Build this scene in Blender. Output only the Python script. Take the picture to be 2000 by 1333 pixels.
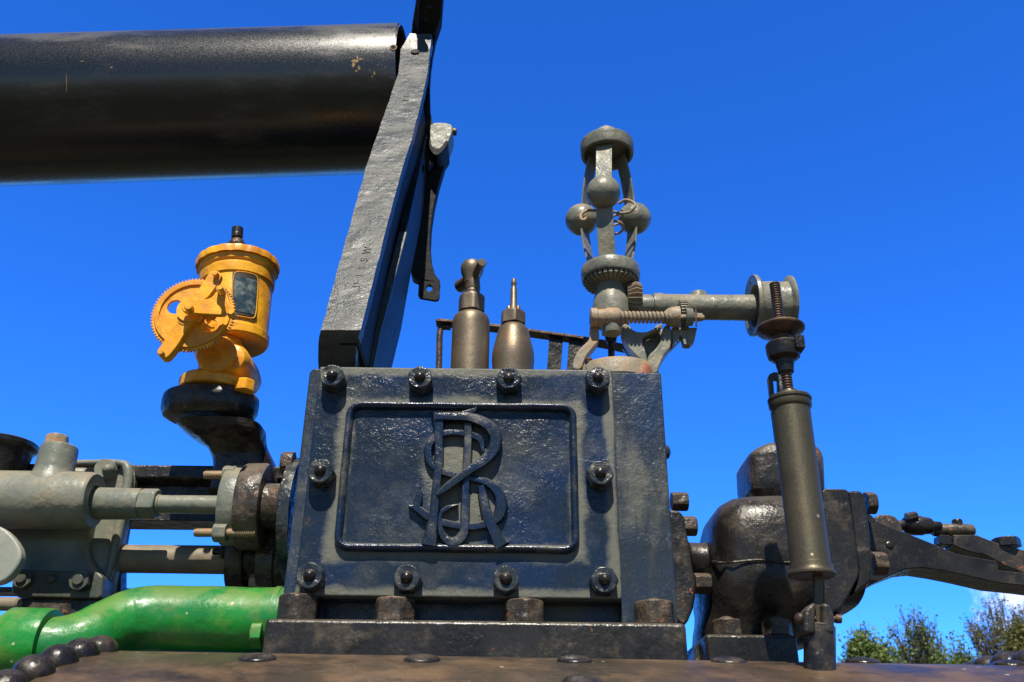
import bpy, bmesh, math, random
from mathutils import Vector, Matrix
random.seed(7)
for o in list(bpy.data.objects): bpy.data.objects.remove(o)
SC = bpy.context.scene
COL = SC.collection
rad = math.radians

# ------------------------------------------------------------------ camera
FP = 1800.0                       # focal length in photo pixels (photo 2000 x 1333)
CAM = Vector((0, -0.95, 1.60))
zen = Vector((40, 3600, FP)).normalized()          # world Z in camera axes (right, up, forward)
xax = Vector((3600, -40, 0)).normalized()          # world X in camera axes
yax = zen.cross(xax) * -1.0
if yax.z < 0: yax = -yax
camR = Vector((xax.x, yax.x, zen.x)); camU = Vector((xax.y, yax.y, zen.y)); camF = Vector((xax.z, yax.z, zen.z))
cd = bpy.data.cameras.new('camera'); cam = bpy.data.objects.new('camera', cd); COL.objects.link(cam)
cam.matrix_world = Matrix(((camR.x, camU.x, -camF.x, CAM.x), (camR.y, camU.y, -camF.y, CAM.y), (camR.z, camU.z, -camF.z, CAM.z), (0, 0, 0, 1)))
cd.sensor_width = 36; cd.lens = 36 * FP / 2000; cd.clip_start = 0.01; cd.clip_end = 3000
SC.camera = cam
cd.dof.use_dof = True; cd.dof.focus_distance = 1.08; cd.dof.aperture_fstop = 17
# ------------------------------------------------------------------ sky, sun, exposure
SUN_EL, SUN_AZ = 55.0, 183.5      # azimuth clockwise from +Y: the sun stands behind the camera, a touch to the left
w = bpy.data.worlds.new('World'); SC.world = w; w.use_nodes = True
wn = w.node_tree.nodes; wl = w.node_tree.links
bg = wn['Background']; sky = wn.new('ShaderNodeTexSky'); sky.sky_type = 'NISHITA'; sky.sun_disc = False
sky.sun_elevation = rad(SUN_EL); sky.sun_rotation = rad(SUN_AZ); sky.altitude = 1500; sky.air_density = 0.8; sky.dust_density = 0.1; sky.ozone_density = 5.0
hs = wn.new('ShaderNodeHueSaturation'); hs.inputs['Saturation'].default_value = 1.2; hs.inputs['Hue'].default_value = 0.5
bg.inputs['Strength'].default_value = 0.15
wl.new(sky.outputs[0], hs.inputs['Color'])
# front sky tinted deep blue; unseen rear dome dimmed and greyed to cut fill
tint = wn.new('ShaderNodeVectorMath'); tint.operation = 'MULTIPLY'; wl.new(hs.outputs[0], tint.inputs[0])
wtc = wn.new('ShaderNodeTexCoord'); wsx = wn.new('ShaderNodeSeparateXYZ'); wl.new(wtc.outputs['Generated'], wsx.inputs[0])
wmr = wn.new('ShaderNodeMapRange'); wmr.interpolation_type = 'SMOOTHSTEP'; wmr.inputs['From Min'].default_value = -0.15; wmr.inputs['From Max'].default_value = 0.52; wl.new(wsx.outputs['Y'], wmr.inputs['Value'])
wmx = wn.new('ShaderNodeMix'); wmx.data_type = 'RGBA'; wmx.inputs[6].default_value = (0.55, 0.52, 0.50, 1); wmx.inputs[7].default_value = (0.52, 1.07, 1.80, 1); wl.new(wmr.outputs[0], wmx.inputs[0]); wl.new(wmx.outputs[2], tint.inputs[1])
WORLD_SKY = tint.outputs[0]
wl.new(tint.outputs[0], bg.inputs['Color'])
sd = bpy.data.lights.new('sun', 'SUN'); sd.energy = 5.0; sd.angle = rad(0.5); sd.color = (1.0, 0.93, 0.80)
so = bpy.data.objects.new('sun', sd); COL.objects.link(so)
sdir = Vector((math.sin(rad(SUN_AZ)) * math.cos(rad(SUN_EL)), math.cos(rad(SUN_AZ)) * math.cos(rad(SUN_EL)), math.sin(rad(SUN_EL))))
so.rotation_euler = (sdir).to_track_quat('Z', 'Y').to_euler(); so.location = (0, -5, 8)
SC.view_settings.view_transform = 'Standard'; SC.view_settings.look = 'None'; SC.view_settings.exposure = 0.45; SC.view_settings.gamma = 1

# ------------------------------------------------------------------ placing helpers
def ray(px, py):
    v = Vector((px - 1000, 666.5 - py, FP)); return Vector((v.dot(xax), v.dot(yax), v.dot(zen)))
def P(px, py, Y=0.0):             # the world point of a photo pixel on the vertical plane at depth Y
    d = ray(px, py); return CAM + d * ((Y - CAM.y) / d.y)
def proj(p):
    q = p - CAM; f = q.dot(camF); return (1000 + FP * q.dot(camR) / f, 666.5 - FP * q.dot(camU) / f)
def S(p): return (p - CAM).dot(camF) / FP           # metres per photo pixel at a point
# boiler cylinder geometry
RB = 0.62
def _boiler():
    d = ray(1000, 1284); e = math.atan2(d.z, d.y); L = (-0.045 - CAM.y) / math.cos(e)
    tp = CAM + Vector((0, math.cos(e), math.sin(e))) * L
    return tp + Vector((0, math.sin(e), -math.cos(e))) * RB
BC = _boiler(); BC.x = 0
def hit(px, py, R=RB):            # pixel -> point on the boiler shell
    d = ray(px, py); a = d.y ** 2 + d.z ** 2; q = CAM - BC; b = 2 * (q.y * d.y + q.z * d.z); c = q.y ** 2 + q.z ** 2 - R * R
    D = max(b * b - 4 * a * c, 0); t = (-b - math.sqrt(D)) / (2 * a); return CAM + d * t

# ------------------------------------------------------------------ materials
def N(nt, t, **k):
    n = nt.nodes.new(t)
    for a, v in k.items(): setattr(n, a, v)
    return n
def ramp(nt, src, p0, p1):
    r = N(nt, 'ShaderNodeMapRange', interpolation_type='SMOOTHSTEP'); r.inputs['From Min'].default_value = p0; r.inputs['From Max'].default_value = p1
    nt.links.new(src, r.inputs['Value']); return r.outputs['Result']
def mth(nt, op, a, b=None, clamp=False):
    n = N(nt, 'ShaderNodeMath', operation=op, use_clamp=clamp)
    for i, v in enumerate((a, b)):
        if v is None: continue
        if isinstance(v, (int, float)): n.inputs[i].default_value = v
        else: nt.links.new(v, n.inputs[i])
    return n.outputs[0]
def mixc(nt, fac, a, b):
    m = N(nt, 'ShaderNodeMix', data_type='RGBA')
    for i, v in ((0, fac), (6, a), (7, b)):
        if isinstance(v, (int, float)): m.inputs[i].default_value = v
        elif isinstance(v, tuple): m.inputs[i].default_value = (*v, 1)
        else: nt.links.new(v, m.inputs[i])
    return m.outputs[2]
def noise(nt, co, scale, detail=4, rough=0.55, stretch=None):
    n = N(nt, 'ShaderNodeTexNoise'); n.inputs['Scale'].default_value = scale; n.inputs['Detail'].default_value = detail; n.inputs['Roughness'].default_value = rough
    if stretch:
        mp = N(nt, 'ShaderNodeMapping'); mp.inputs['Scale'].default_value = stretch; nt.links.new(co, mp.inputs['Vector']); co = mp.outputs[0]
    nt.links.new(co, n.inputs['Vector']); return n.outputs['Fac']
MATS = {}
def paint(name, c1, c2, dust=(0.16, 0.15, 0.11), damt=0.5, rough=0.3, metal=0.0, bump=0.5, bscale=330, rust=0.0, topdust=0.3, pscale=14, specks=0.0,
          coat=0.0, lines=0, shape=None, drough=0.65, streak=None, rcol=(0.16, 0.055, 0.02), spec=0.4, low=1.0):
    m = bpy.data.materials.new(name); m.use_nodes = True; nt = m.node_tree; b = nt.nodes['Principled BSDF']
    tc = N(nt, 'ShaderNodeTexCoord'); oi = N(nt, 'ShaderNodeObjectInfo')
    va = N(nt, 'ShaderNodeVectorMath', operation='ADD'); nt.links.new(tc.outputs['Object'], va.inputs[0])
    off = mth(nt, 'MULTIPLY', oi.outputs['Random'], 7.0); cb = N(nt, 'ShaderNodeCombineXYZ'); nt.links.new(off, cb.inputs[0]); nt.links.new(off, cb.inputs[1])
    nt.links.new(cb.outputs[0], va.inputs[1]); co = va.outputs[0]
    n1 = noise(nt, co, pscale, 5, 0.6, streak); base = mixc(nt, ramp(nt, n1, 0.38, 0.62), c1, c2)
    n2 = noise(nt, co, pscale * 2.1, 8, 0.68, streak); n3 = noise(nt, co, pscale * 0.6, 2)
    dm = mth(nt, 'ADD', mth(nt, 'MULTIPLY', n2, 0.7), mth(nt, 'MULTIPLY', n3, 0.3))
    ge = N(nt, 'ShaderNodeNewGeometry'); sx = N(nt, 'ShaderNodeSeparateXYZ'); nt.links.new(ge.outputs['Normal'], sx.inputs[0])
    up = mth(nt, 'MULTIPLY', ramp(nt, sx.outputs['Z'], 0.15, 0.95), topdust)
    dm = ramp(nt, mth(nt, 'ADD', dm, mth(nt, 'MULTIPLY', up, 0.22)), 0.52 - 0.12 * damt, 0.66)
    if shape: dm = shape(nt, tc.outputs['Object'], n2, dm)
    dm = mth(nt, 'MULTIPLY', dm, min(1, damt + 0.25), True)
    base = mixc(nt, dm, base, dust)
    rgh = mth(nt, 'ADD', rough, mth(nt, 'MULTIPLY', dm, drough - rough))
    if rust:
        rn = ramp(nt, noise(nt, co, pscale * 3.1, 9, 0.72), 0.68 - 0.25 * rust, 0.74 - 0.2 * rust)
        base = mixc(nt, rn, base, mixc(nt, noise(nt, co, 180, 3), rcol, tuple(x * 2.2 for x in rcol))); rgh = mth(nt, 'ADD', rgh, mth(nt, 'MULTIPLY', rn, 0.35), True)
    if specks:
        vo = N(nt, 'ShaderNodeTexVoronoi'); vo.inputs['Scale'].default_value = 90; nt.links.new(co, vo.inputs['Vector'])
        sel = N(nt, 'ShaderNodeSeparateColor'); nt.links.new(vo.outputs['Color'], sel.inputs[0])
        k = mth(nt, 'MULTIPLY', mth(nt, 'LESS_THAN', vo.outputs['Distance'], 0.17), mth(nt, 'LESS_THAN', sel.outputs[0], specks))
        base = mixc(nt, k, base, (0.45, 0.38, 0.26))
    mi = ramp(nt, noise(nt, co, 520, 2), 0.35, 0.7); rgh = mth(nt, 'ADD', rgh, mth(nt, 'MULTIPLY', mth(nt, 'SUBTRACT', mi, 0.5), 0.16), True)
    nt.links.new(base, b.inputs['Base Color']); nt.links.new(rgh, b.inputs['Roughness']); b.inputs['Metallic'].default_value = metal
    if coat: b.inputs['Coat Weight'].default_value = coat; b.inputs['Coat Roughness'].default_value = 0.12
    h = mth(nt, 'ADD', mth(nt, 'MULTIPLY', noise(nt, co, bscale, 3, 0.6), 0.5), mth(nt, 'MULTIPLY', noise(nt, co, bscale * 0.3, 4, 0.6), 0.9))
    pm = mth(nt, 'ADD', 0.30, mth(nt, 'MULTIPLY', ramp(nt, noise(nt, co, pscale * 1.7, 3), 0.36, 0.66), 0.9)); h = mth(nt, 'MULTIPLY', h, pm)
    h = mth(nt, 'ADD', h, mth(nt, 'MULTIPLY', noise(nt, co, 34, 2), low))
    b.inputs['Specular IOR Level'].default_value = spec
    if lines:
        sz = N(nt, 'ShaderNodeSeparateXYZ'); nt.links.new(tc.outputs['Object'], sz.inputs[0])
        wv = mth(nt, 'SINE', mth(nt, 'MULTIPLY', mth(nt, 'ADD', sz.outputs['Z'], mth(nt, 'MULTIPLY', noise(nt, co, 30, 2), 0.0012)), 2 * math.pi / 0.0021))
        nzl = noise(nt, co, 40, 4); h = mth(nt, 'ADD', h, mth(nt, 'MULTIPLY', wv, mth(nt, 'MULTIPLY', nzl, lines)))
    bp = N(nt, 'ShaderNodeBump'); bp.inputs['Strength'].default_value = min(1, bump); bp.inputs['Distance'].default_value = 0.0016 * max(1, bump)
    nt.links.new(h, bp.inputs['Height']); nt.links.new(bp.outputs[0], b.inputs['Normal'])
    MATS[name] = m; return m

def cover_shape(nt, co, n2, dm):       # dust caught along the raised bead, the edges and round the monogram of the cover
    s = N(nt, 'ShaderNodeSeparateXYZ'); nt.links.new(co, s.inputs[0])
    def box(cx, cz, hx, hz, wd):
        dx = mth(nt, 'SUBTRACT', mth(nt, 'ABSOLUTE', mth(nt, 'SUBTRACT', s.outputs['X'], cx)), hx)
        dz = mth(nt, 'SUBTRACT', mth(nt, 'ABSOLUTE', mth(nt, 'SUBTRACT', s.outputs['Z'], cz)), hz)
        return mth(nt, 'DIVIDE', mth(nt, 'ABSOLUTE', mth(nt, 'MAXIMUM', dx, dz)), wd)
    d = box(*COVER['bead'], 0.0105)
    d = mth(nt, 'MINIMUM', d, box(*COVER['edge'], 0.008))
    ex = mth(nt, 'DIVIDE', mth(nt, 'SUBTRACT', s.outputs['X'], COVER['mono'][0]), COVER['mono'][2]); ez = mth(nt, 'DIVIDE', mth(nt, 'SUBTRACT', s.outputs['Z'], COVER['mono'][1]), COVER['mono'][3])
    e = mth(nt, 'SQRT', mth(nt, 'ADD', mth(nt, 'POWER', mth(nt, 'ABSOLUTE', ex), 2), mth(nt, 'POWER', mth(nt, 'ABSOLUTE', ez), 2)))
    d = mth(nt, 'MINIMUM', d, mth(nt, 'MULTIPLY', mth(nt, 'MAXIMUM', mth(nt, 'SUBTRACT', e, 0.55), 0), 1.9))
    d = mth(nt, 'ADD', d, mth(nt, 'MULTIPLY', mth(nt, 'SUBTRACT', n2, 0.5), 2.6))
    return mth(nt, 'MAXIMUM', mth(nt, 'SUBTRACT', 1.0, ramp(nt, d, 0.1, 1.15)), mth(nt, 'MULTIPLY', dm, 0.3))

# cover measures, relative to the chest's origin (0, 0, its foot)
def crel(px0, py0, px1, py1, Y):
    a = P(px0, py0, Y); b = P(px1, py1, Y); return ((a.x + b.x) / 2, (a.z + b.z) / 2, abs(b.x - a.x) / 2, abs(b.z - a.z) / 2)
CH0 = Vector((P(940, 1210).x, 0.10, P(940, 1210).z))
def relz(t): return (t[0] - CH0.x, t[1] - CH0.z, t[2], t[3])
COVER = {'bead': relz(crel(679, 787, 1132, 1083, -.012)), 'edge': relz(crel(603, 722, 1204, 1165, -.012)), 'mono': relz(crel(835, 805, 980, 1075, -.012))}

M_cover = paint('cover_paint', (0.007, 0.021, 0.062), (0.010, 0.018, 0.032), dust=(0.125, 0.128, 0.100), damt=0.6, rough=0.25, bump=0.7, bscale=340, pscale=11, low=0.7, shape=cover_shape, topdust=0.2, rust=0.04)
M_bead = paint('bead_paint', (0.006, 0.018, 0.055), (0.012, 0.020, 0.034), dust=(0.13, 0.125, 0.10), damt=0.3, rough=0.24, bump=0.6, bscale=380, pscale=16, topdust=1.0)
M_chest = paint('chest_paint', (0.010, 0.027, 0.068), (0.022, 0.030, 0.040), dust=(0.10, 0.103, 0.082), damt=0.5, rough=0.32, bump=0.6, bscale=300, pscale=13, lines=0.028, streak=(1, 1, 0.3))
M_black = paint('black_gloss_paint', (0.009, 0.0085, 0.008), (0.020, 0.018, 0.016), dust=(0.11, 0.085, 0.055), damt=0.15, rough=0.33, bump=0.7, bscale=260, pscale=18, rust=0.1, topdust=1.0, low=0.35)
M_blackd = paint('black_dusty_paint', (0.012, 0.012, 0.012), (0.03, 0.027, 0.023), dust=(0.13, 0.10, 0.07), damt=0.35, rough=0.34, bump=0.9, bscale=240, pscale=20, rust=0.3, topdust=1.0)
M_nut = paint('nut_paint', (0.010, 0.016, 0.028), (0.028, 0.034, 0.040), dust=(0.12, 0.118, 0.09), damt=0.45, rough=0.25, bump=0.7, bscale=300, pscale=40, rust=0.12)
M_oldnut = paint('brown_nut_paint', (0.02, 0.018, 0.015), (0.05, 0.04, 0.03), dust=(0.13, 0.09, 0.055), damt=0.4, rough=0.38, bump=0.9, bscale=240, pscale=40, rust=0.35, topdust=1)
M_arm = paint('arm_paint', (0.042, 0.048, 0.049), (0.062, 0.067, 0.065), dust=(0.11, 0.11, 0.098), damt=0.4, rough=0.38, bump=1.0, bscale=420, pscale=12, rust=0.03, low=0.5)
M_armshade = paint('arm_shaded_paint', (0.010, 0.010, 0.011), (0.02, 0.02, 0.021), dust=(0.06, 0.05, 0.04), damt=0.3, rough=0.5, bump=0.8, bscale=260, pscale=12, rust=0.12, spec=0.22)  # darker copy of the arm paint, with the rear flange's shade coloured in
M_shade = paint('shaded_black_paint', (0.006, 0.006, 0.007), (0.010, 0.010, 0.011), dust=(0.05, 0.04, 0.03), damt=0.1, rough=0.65, bump=0.5, bscale=240, pscale=16, rust=0.05, spec=0.2)  # shade put into the colour: near-black for web, strap, tab and fork head
M_chim = paint('chimney_paint', (0.008, 0.009, 0.009), (0.013, 0.014, 0.014), dust=(0.12, 0.115, 0.095), damt=0.12, rough=0.28, spec=0.7, bump=0.02, bscale=60, low=0.1, pscale=6, topdust=0.9, streak=(0.35, 1, 1))
M_boiler = paint('boiler_paint', (0.056, 0.038, 0.022), (0.018, 0.015, 0.012), dust=(0.145, 0.088, 0.046), damt=0.55, rough=0.38, bump=0.6, bscale=160, pscale=9, topdust=0.15, specks=0.03, drough=0.5)
M_rivet = paint('rivet_paint', (0.012, 0.011, 0.012), (0.022, 0.019, 0.018), dust=(0.09, 0.065, 0.045), damt=0.25, rough=0.30, bump=0.45, bscale=220, pscale=30, rust=0.1)
M_grey = paint('grey_paint', (0.135, 0.150, 0.124), (0.195, 0.200, 0.158), dust=(0.26, 0.21, 0.135), damt=0.4, rough=0.42, bump=0.6, bscale=240, pscale=16, rust=0.10, topdust=0.6, rcol=(0.22, 0.11, 0.05))
M_gov = paint('governor_paint', (0.135, 0.145, 0.118), (0.22, 0.215, 0.165), dust=(0.30, 0.22, 0.13), damt=0.3, rough=0.4, bump=0.5, bscale=240, pscale=30, rust=0.22, topdust=0.5, rcol=(0.23, 0.10, 0.045))
M_govrust = paint('rusty_governor_paint', (0.25, 0.215, 0.15), (0.20, 0.19, 0.145), dust=(0.38, 0.22, 0.10), damt=0.6, rough=0.55, bump=0.5, bscale=240, pscale=26, rust=0.45, topdust=0.5, rcol=(0.22, 0.075, 0.03))
M_green = paint('green_paint', (0.008, 0.215, 0.025), (0.007, 0.165, 0.032), dust=(0.20, 0.22, 0.045), damt=0.2, rough=0.40, bump=0.5, bscale=150, pscale=14, topdust=0.45, rust=0.05, specks=0.02, coat=0.3)
M_yellow = paint('yellow_paint', (0.85, 0.41, 0.016), (0.66, 0.26, 0.014), dust=(0.42, 0.15, 0.02), damt=0.3, rough=0.40, bump=0.35, bscale=160, pscale=26, rust=0.13, rcol=(0.22, 0.06, 0.015))
M_brass = paint('aged_brass', (0.195, 0.155, 0.105), (0.14, 0.112, 0.08), dust=(0.20, 0.11, 0.055), damt=0.3, rough=0.48, metal=0.6, bump=0.15, bscale=200, pscale=22, drough=0.5)
M_brassdk = paint('dark_brass', (0.098, 0.086, 0.056), (0.072, 0.060, 0.042), dust=(0.14, 0.09, 0.055), damt=0.25, rough=0.47, metal=0.6, bump=0.08, bscale=200, pscale=15, specks=0.12, drough=0.45)
M_steel = paint('rusty_steel', (0.09, 0.055, 0.035), (0.05, 0.036, 0.028), dust=(0.20, 0.11, 0.06), damt=0.4, rough=0.5, metal=0.4, bump=0.5, bscale=240, pscale=40, rust=0.3)
M_rod = paint('threaded_stud_steel', (0.33, 0.23, 0.13), (0.26, 0.2, 0.13), dust=(0.4, 0.24, 0.12), damt=0.4, rough=0.5, metal=0.2, bump=0.4, bscale=240, pscale=40)
M_greyshade = paint('shaded_grey_paint', (0.05, 0.06, 0.045), (0.09, 0.09, 0.07), dust=(0.16, 0.14, 0.1), damt=.3, rough=.4, bump=.4, bscale=240, pscale=20)  # darker copy of the grey, shade under the barrel put into the foot
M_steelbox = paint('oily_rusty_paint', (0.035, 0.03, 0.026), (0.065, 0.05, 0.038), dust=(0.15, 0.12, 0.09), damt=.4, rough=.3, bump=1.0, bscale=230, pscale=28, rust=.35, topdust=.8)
def simple(name, col, rough=0.5, **k):
    m = bpy.data.materials.new(name); m.use_nodes = True; b = m.node_tree.nodes['Principled BSDF']
    b.inputs['Base Color'].default_value = (*col, 1); b.inputs['Roughness'].default_value = rough
    for a, v in k.items(): b.inputs[a.replace('_', ' ')].default_value = v
    return m

# ------------------------------------------------------------------ things and meshes
def tag(o, label=None, cat=None, group=None, kind=None):
    if label: o['label'] = label
    if cat: o['category'] = cat
    if group: o['group'] = group
    if kind: o['kind'] = kind
def thing(name, loc, label, cat, group=None):
    o = bpy.data.objects.new(name, None); COL.objects.link(o); o.location = loc; o.empty_display_size = 0.02; tag(o, label, cat, group); return o
def wloc(o):
    v = Vector(o.location)
    while o.parent: o = o.parent; v += o.location
    return v
class MB:
    def __init__(s): s.bm = bmesh.new()
    def face(s, vs):
        try: return s.bm.faces.new(vs)
        except ValueError: return None
    def rings(s, rs, closed_ring=True, cap0=True, cap1=True, loop=False):
        R = [[s.bm.verts.new(p) for p in r] for r in rs]; n = len(R[0])
        pairs = list(zip(R, R[1:])) + ([(R[-1], R[0])] if loop else [])
        for a, b in pairs:
            for i in range(n if closed_ring else n - 1):
                j = (i + 1) % n; s.face((a[i], a[j], b[j], b[i]))
        if not loop:
            if cap0: s.face(R[0][::-1])
            if cap1: s.face(R[-1])
        return s
    def lathe(s, A, B, prof, seg=40, phase=0.0, caps=True, e=None):      # prof: (metres along AB, metres radius)
        d = (B - A).normalized(); u = e or (Vector((1, 0, 0)) if abs(d.x) < 0.8 else Vector((0, 0, 1))); u = (u - d * u.dot(d)).normalized(); v = d.cross(u)
        rs = []
        for t, r in prof:
            c = A + d * t; r = max(r, 1e-5); rs.append([c + (u * math.cos(phase + 2 * math.pi * i / seg) + v * math.sin(phase + 2 * math.pi * i / seg)) * r for i in range(seg)])
        return s.rings(rs, cap0=caps, cap1=caps)
    def al(s, a, b, Y, prof, seg=40, phase=0.0, caps=True):             # along the line through pixels a,b; prof (pixel on the dominant axis, pixel radius)
        Y0, Y1 = Y if isinstance(Y, tuple) else (Y, Y)
        A = P(a[0], a[1], Y0); B = P(b[0], b[1], Y1); k = 1 if abs(b[1] - a[1]) > abs(b[0] - a[0]) else 0
        D = (B - A); L = D.length; D.normalize(); pr = []
        for c, r in prof:
            lo, hi = -3 * L, 4 * L
            lo, hi = max(lo, -0.6), min(hi, 1.2)
            flo = proj(A + D * lo)[k] - c
            for _ in range(50):
                m = (lo + hi) / 2; f = proj(A + D * m)[k] - c
                if (f > 0) == (flo > 0): lo = m
                else: hi = m
            pr.append((lo, r * S(A + D * lo)))
        return s.lathe(A, A + D, pr, seg, phase, caps)
    def vl(s, x, y, Y, prof, seg=40, phase=0.0, caps=True):              # vertical axis through pixel (x, y)
        A = P(x, y, Y); B = A + Vector((0, 0, 0.1)); pr = []
        for c, r in prof:
            lo, hi = -0.7, 1.2
            for _ in range(50):
                m = (lo + hi) / 2
                if proj(A + Vector((0, 0, m)))[1] > c: lo = m
                else: hi = m
            pr.append((lo, r * S(A + Vector((0, 0, lo)))))
        return s.lathe(A, B, pr, seg, phase, caps)
    def hl(s, x, y, Y, prof, seg=40, phase=0.0, caps=True):              # axis along X through pixel (x, y)
        A = P(x, y, Y); pr = []
        for c, r in prof:
            lo, hi = -1.5, 1.5
            for _ in range(50):
                m = (lo + hi) / 2
                if proj(A + Vector((m, 0, 0)))[0] < c: lo = m
                else: hi = m
            pr.append((lo, r * S(A + Vector((lo, 0, 0)))))
        return s.lathe(A, A + Vector((0.1, 0, 0)), pr, seg, phase, caps)
    def prism(s, outer, depth, holes=()):                                # outer: 3-D points; depth: vector
        loops = []; es = []
        for lp in [outer, *holes]:
            vs = [s.bm.verts.new(p) for p in lp]; loops.append(vs)
            if holes: es += [s.bm.edges.new((vs[i], vs[(i + 1) % len(vs)])) for i in range(len(vs))]
        if holes:
            r = bmesh.ops.triangle_fill(s.bm, use_beauty=True, use_dissolve=False, edges=es); fs = [g for g in r['geom'] if isinstance(g, bmesh.types.BMFace)]
        else: fs = [s.face(loops[0])]
        mp = {}
        for lp in loops:
            for v in lp: mp[v] = s.bm.verts.new(v.co + depth)
        for f in fs: s.face([mp[v] for v in reversed(f.verts)])
        for lp in loops:
            for i in range(len(lp)): a, b = lp[i], lp[(i + 1) % len(lp)]; s.face((a, b, mp[b], mp[a]))
        return s
    def pp(s, pts, Y, depth, holes=(), smooth=0):                        # pixel outline on plane Y, thickness in metres going back
        if smooth: pts = chaikin(pts, smooth)
        return s.prism([P(x, y, Y) for x, y in pts], Vector((0, depth, 0)), [[P(x, y, Y) for x, y in h] for h in holes])
    def box(s, a, b):
        x0, y0, z0 = a; x1, y1, z1 = b
        return s.prism([Vector((x0, y0, z0)), Vector((x1, y0, z0)), Vector((x1, y0, z1)), Vector((x0, y0, z1))], Vector((0, y1 - y0, 0)))
    def tube(s, pts, radii, seg=16, flat=1.0, up=Vector((0, 1, 0)), sub=6, caps=True, loop=False):
        if sub > 1: pts, radii = crom(pts, radii, sub, loop)
        n = len(pts); rs = []
        pu = None
        for i, p in enumerate(pts):
            t = (pts[(i + 1) % n] - pts[i - 1]) if loop else (pts[min(i + 1, n - 1)] - pts[max(i - 1, 0)])
            t.normalize(); u = up if pu is None else pu
            u = u - t * u.dot(t)
            if u.length < 1e-4: u = Vector((0.3, 0.5, 0.8)).cross(t)
            u.normalize(); pu = u; v = t.cross(u); r = radii[i]
            if flat == 'strip':                                          # radii = (half width, half thickness)
                rs.append([p + v * r[0] * a + u * r[1] * b for a, b in ((-1, -1), (1, -1), (1, 1), (-1, 1))])
            else: rs.append([p + (u * math.cos(2 * math.pi * k / seg) * flat + v * math.sin(2 * math.pi * k / seg)) * r for k in range(seg)])
        return s.rings(rs, cap0=caps, cap1=caps, loop=loop)
    def ball(s, c, r, seg=32, sz=1.0):
        pr = [(-r * sz * math.cos(math.pi * i / 18), r * math.sin(math.pi * i / 18)) for i in range(19)]
        return s.lathe(c, c + Vector((0, 0, 0.1)), pr, seg)
    def dome(s, c, n, r, h, seg=24, flare=1.0):
        pr = [(-0.003, r * flare), (0, r * flare)] + [(h * math.sin(math.pi / 2 * i / 8), r * math.cos(math.pi / 2 * i / 8)) for i in range(0, 9)]
        return s.lathe(c, c + n, pr, seg)
    def build(s, name, mat, parent=None, bevel=0.0, origin=None, sharp=35, label=None, wob=0.0, sub=0):
        bm = s.bm; bmesh.ops.remove_doubles(bm, verts=bm.verts, dist=1e-6); bmesh.ops.dissolve_degenerate(bm, dist=1e-7, edges=bm.edges)
        if sub: bmesh.ops.triangulate(bm, faces=[f for f in bm.faces if len(f.verts) > 4]); bmesh.ops.subdivide_edges(bm, edges=bm.edges, cuts=sub, use_grid_fill=True)
        bmesh.ops.recalc_face_normals(bm, faces=bm.faces)
        if wob:
            from mathutils import noise as nz
            for v in bm.verts: v.co += nz.noise_vector(v.co * 28) * wob + nz.noise_vector(v.co * 90) * wob * 0.4
        po = wloc(parent) if parent else Vector((0, 0, 0))
        if origin is None: origin = po.copy() if parent else (sum((v.co for v in bm.verts), Vector()) / max(1, len(bm.verts)))
        for v in bm.verts: v.co -= origin
        me = bpy.data.meshes.new(name); bm.to_mesh(me); bm.free()
        for p in me.polygons: p.use_smooth = True
        me.set_sharp_from_angle(angle=rad(sharp)); me.materials.append(mat)
        o = bpy.data.objects.new(name, me); COL.objects.link(o)
        if parent: o.parent = parent
        o.location = origin - po
        if bevel:
            b = o.modifiers.new('bevel', 'BEVEL'); b.width = bevel; b.segments = 3; b.limit_method = 'ANGLE'; b.angle_limit = rad(35); b.harden_normals = True; b.use_clamp_overlap = True
        if label: o['label'] = label
        return o
def chaikin(p, n=1):
    for _ in range(n):
        q = []
        for i in range(len(p)):
            a, b = p[i], p[(i + 1) % len(p)]; q += [(a[0] * .75 + b[0] * .25, a[1] * .75 + b[1] * .25), (a[0] * .25 + b[0] * .75, a[1] * .25 + b[1] * .75)]
        p = q
    return p
def crom(pts, rr, sub, loop=False):
    n = len(pts); op = []; orr = []; L = n if loop else n - 1
    def g(a, i): return a[i % n] if loop else a[max(0, min(n - 1, i))]
    for i in range(L):
        for k in range(sub):
            t = k / sub; p0, p1, p2, p3 = (g(pts, i + j) for j in (-1, 0, 1, 2))
            op.append(0.5 * ((2 * p1) + (p2 - p0) * t + (2 * p0 - 5 * p1 + 4 * p2 - p3) * t * t + (3 * p1 - p0 - 3 * p2 + p3) * t ** 3))
            a, b = g(rr, i), g(rr, i + 1)
            orr.append(tuple(x + (y - x) * t for x, y in zip(a, b)) if isinstance(a, tuple) else a + (b - a) * t)
    if not loop: op.append(pts[-1]); orr.append(rr[-1])
    return op, orr
def dup(o, loc, parent=None):
    c = o.copy(); COL.objects.link(c); c.parent = parent or o.parent; c.location = loc
    for ch in o.children:
        d = ch.copy(); COL.objects.link(d); d.parent = c; d.matrix_parent_inverse = ch.matrix_parent_inverse
    return c
X, Yv, Z = Vector((1, 0, 0)), Vector((0, 1, 0)), Vector((0, 0, 1))
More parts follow.
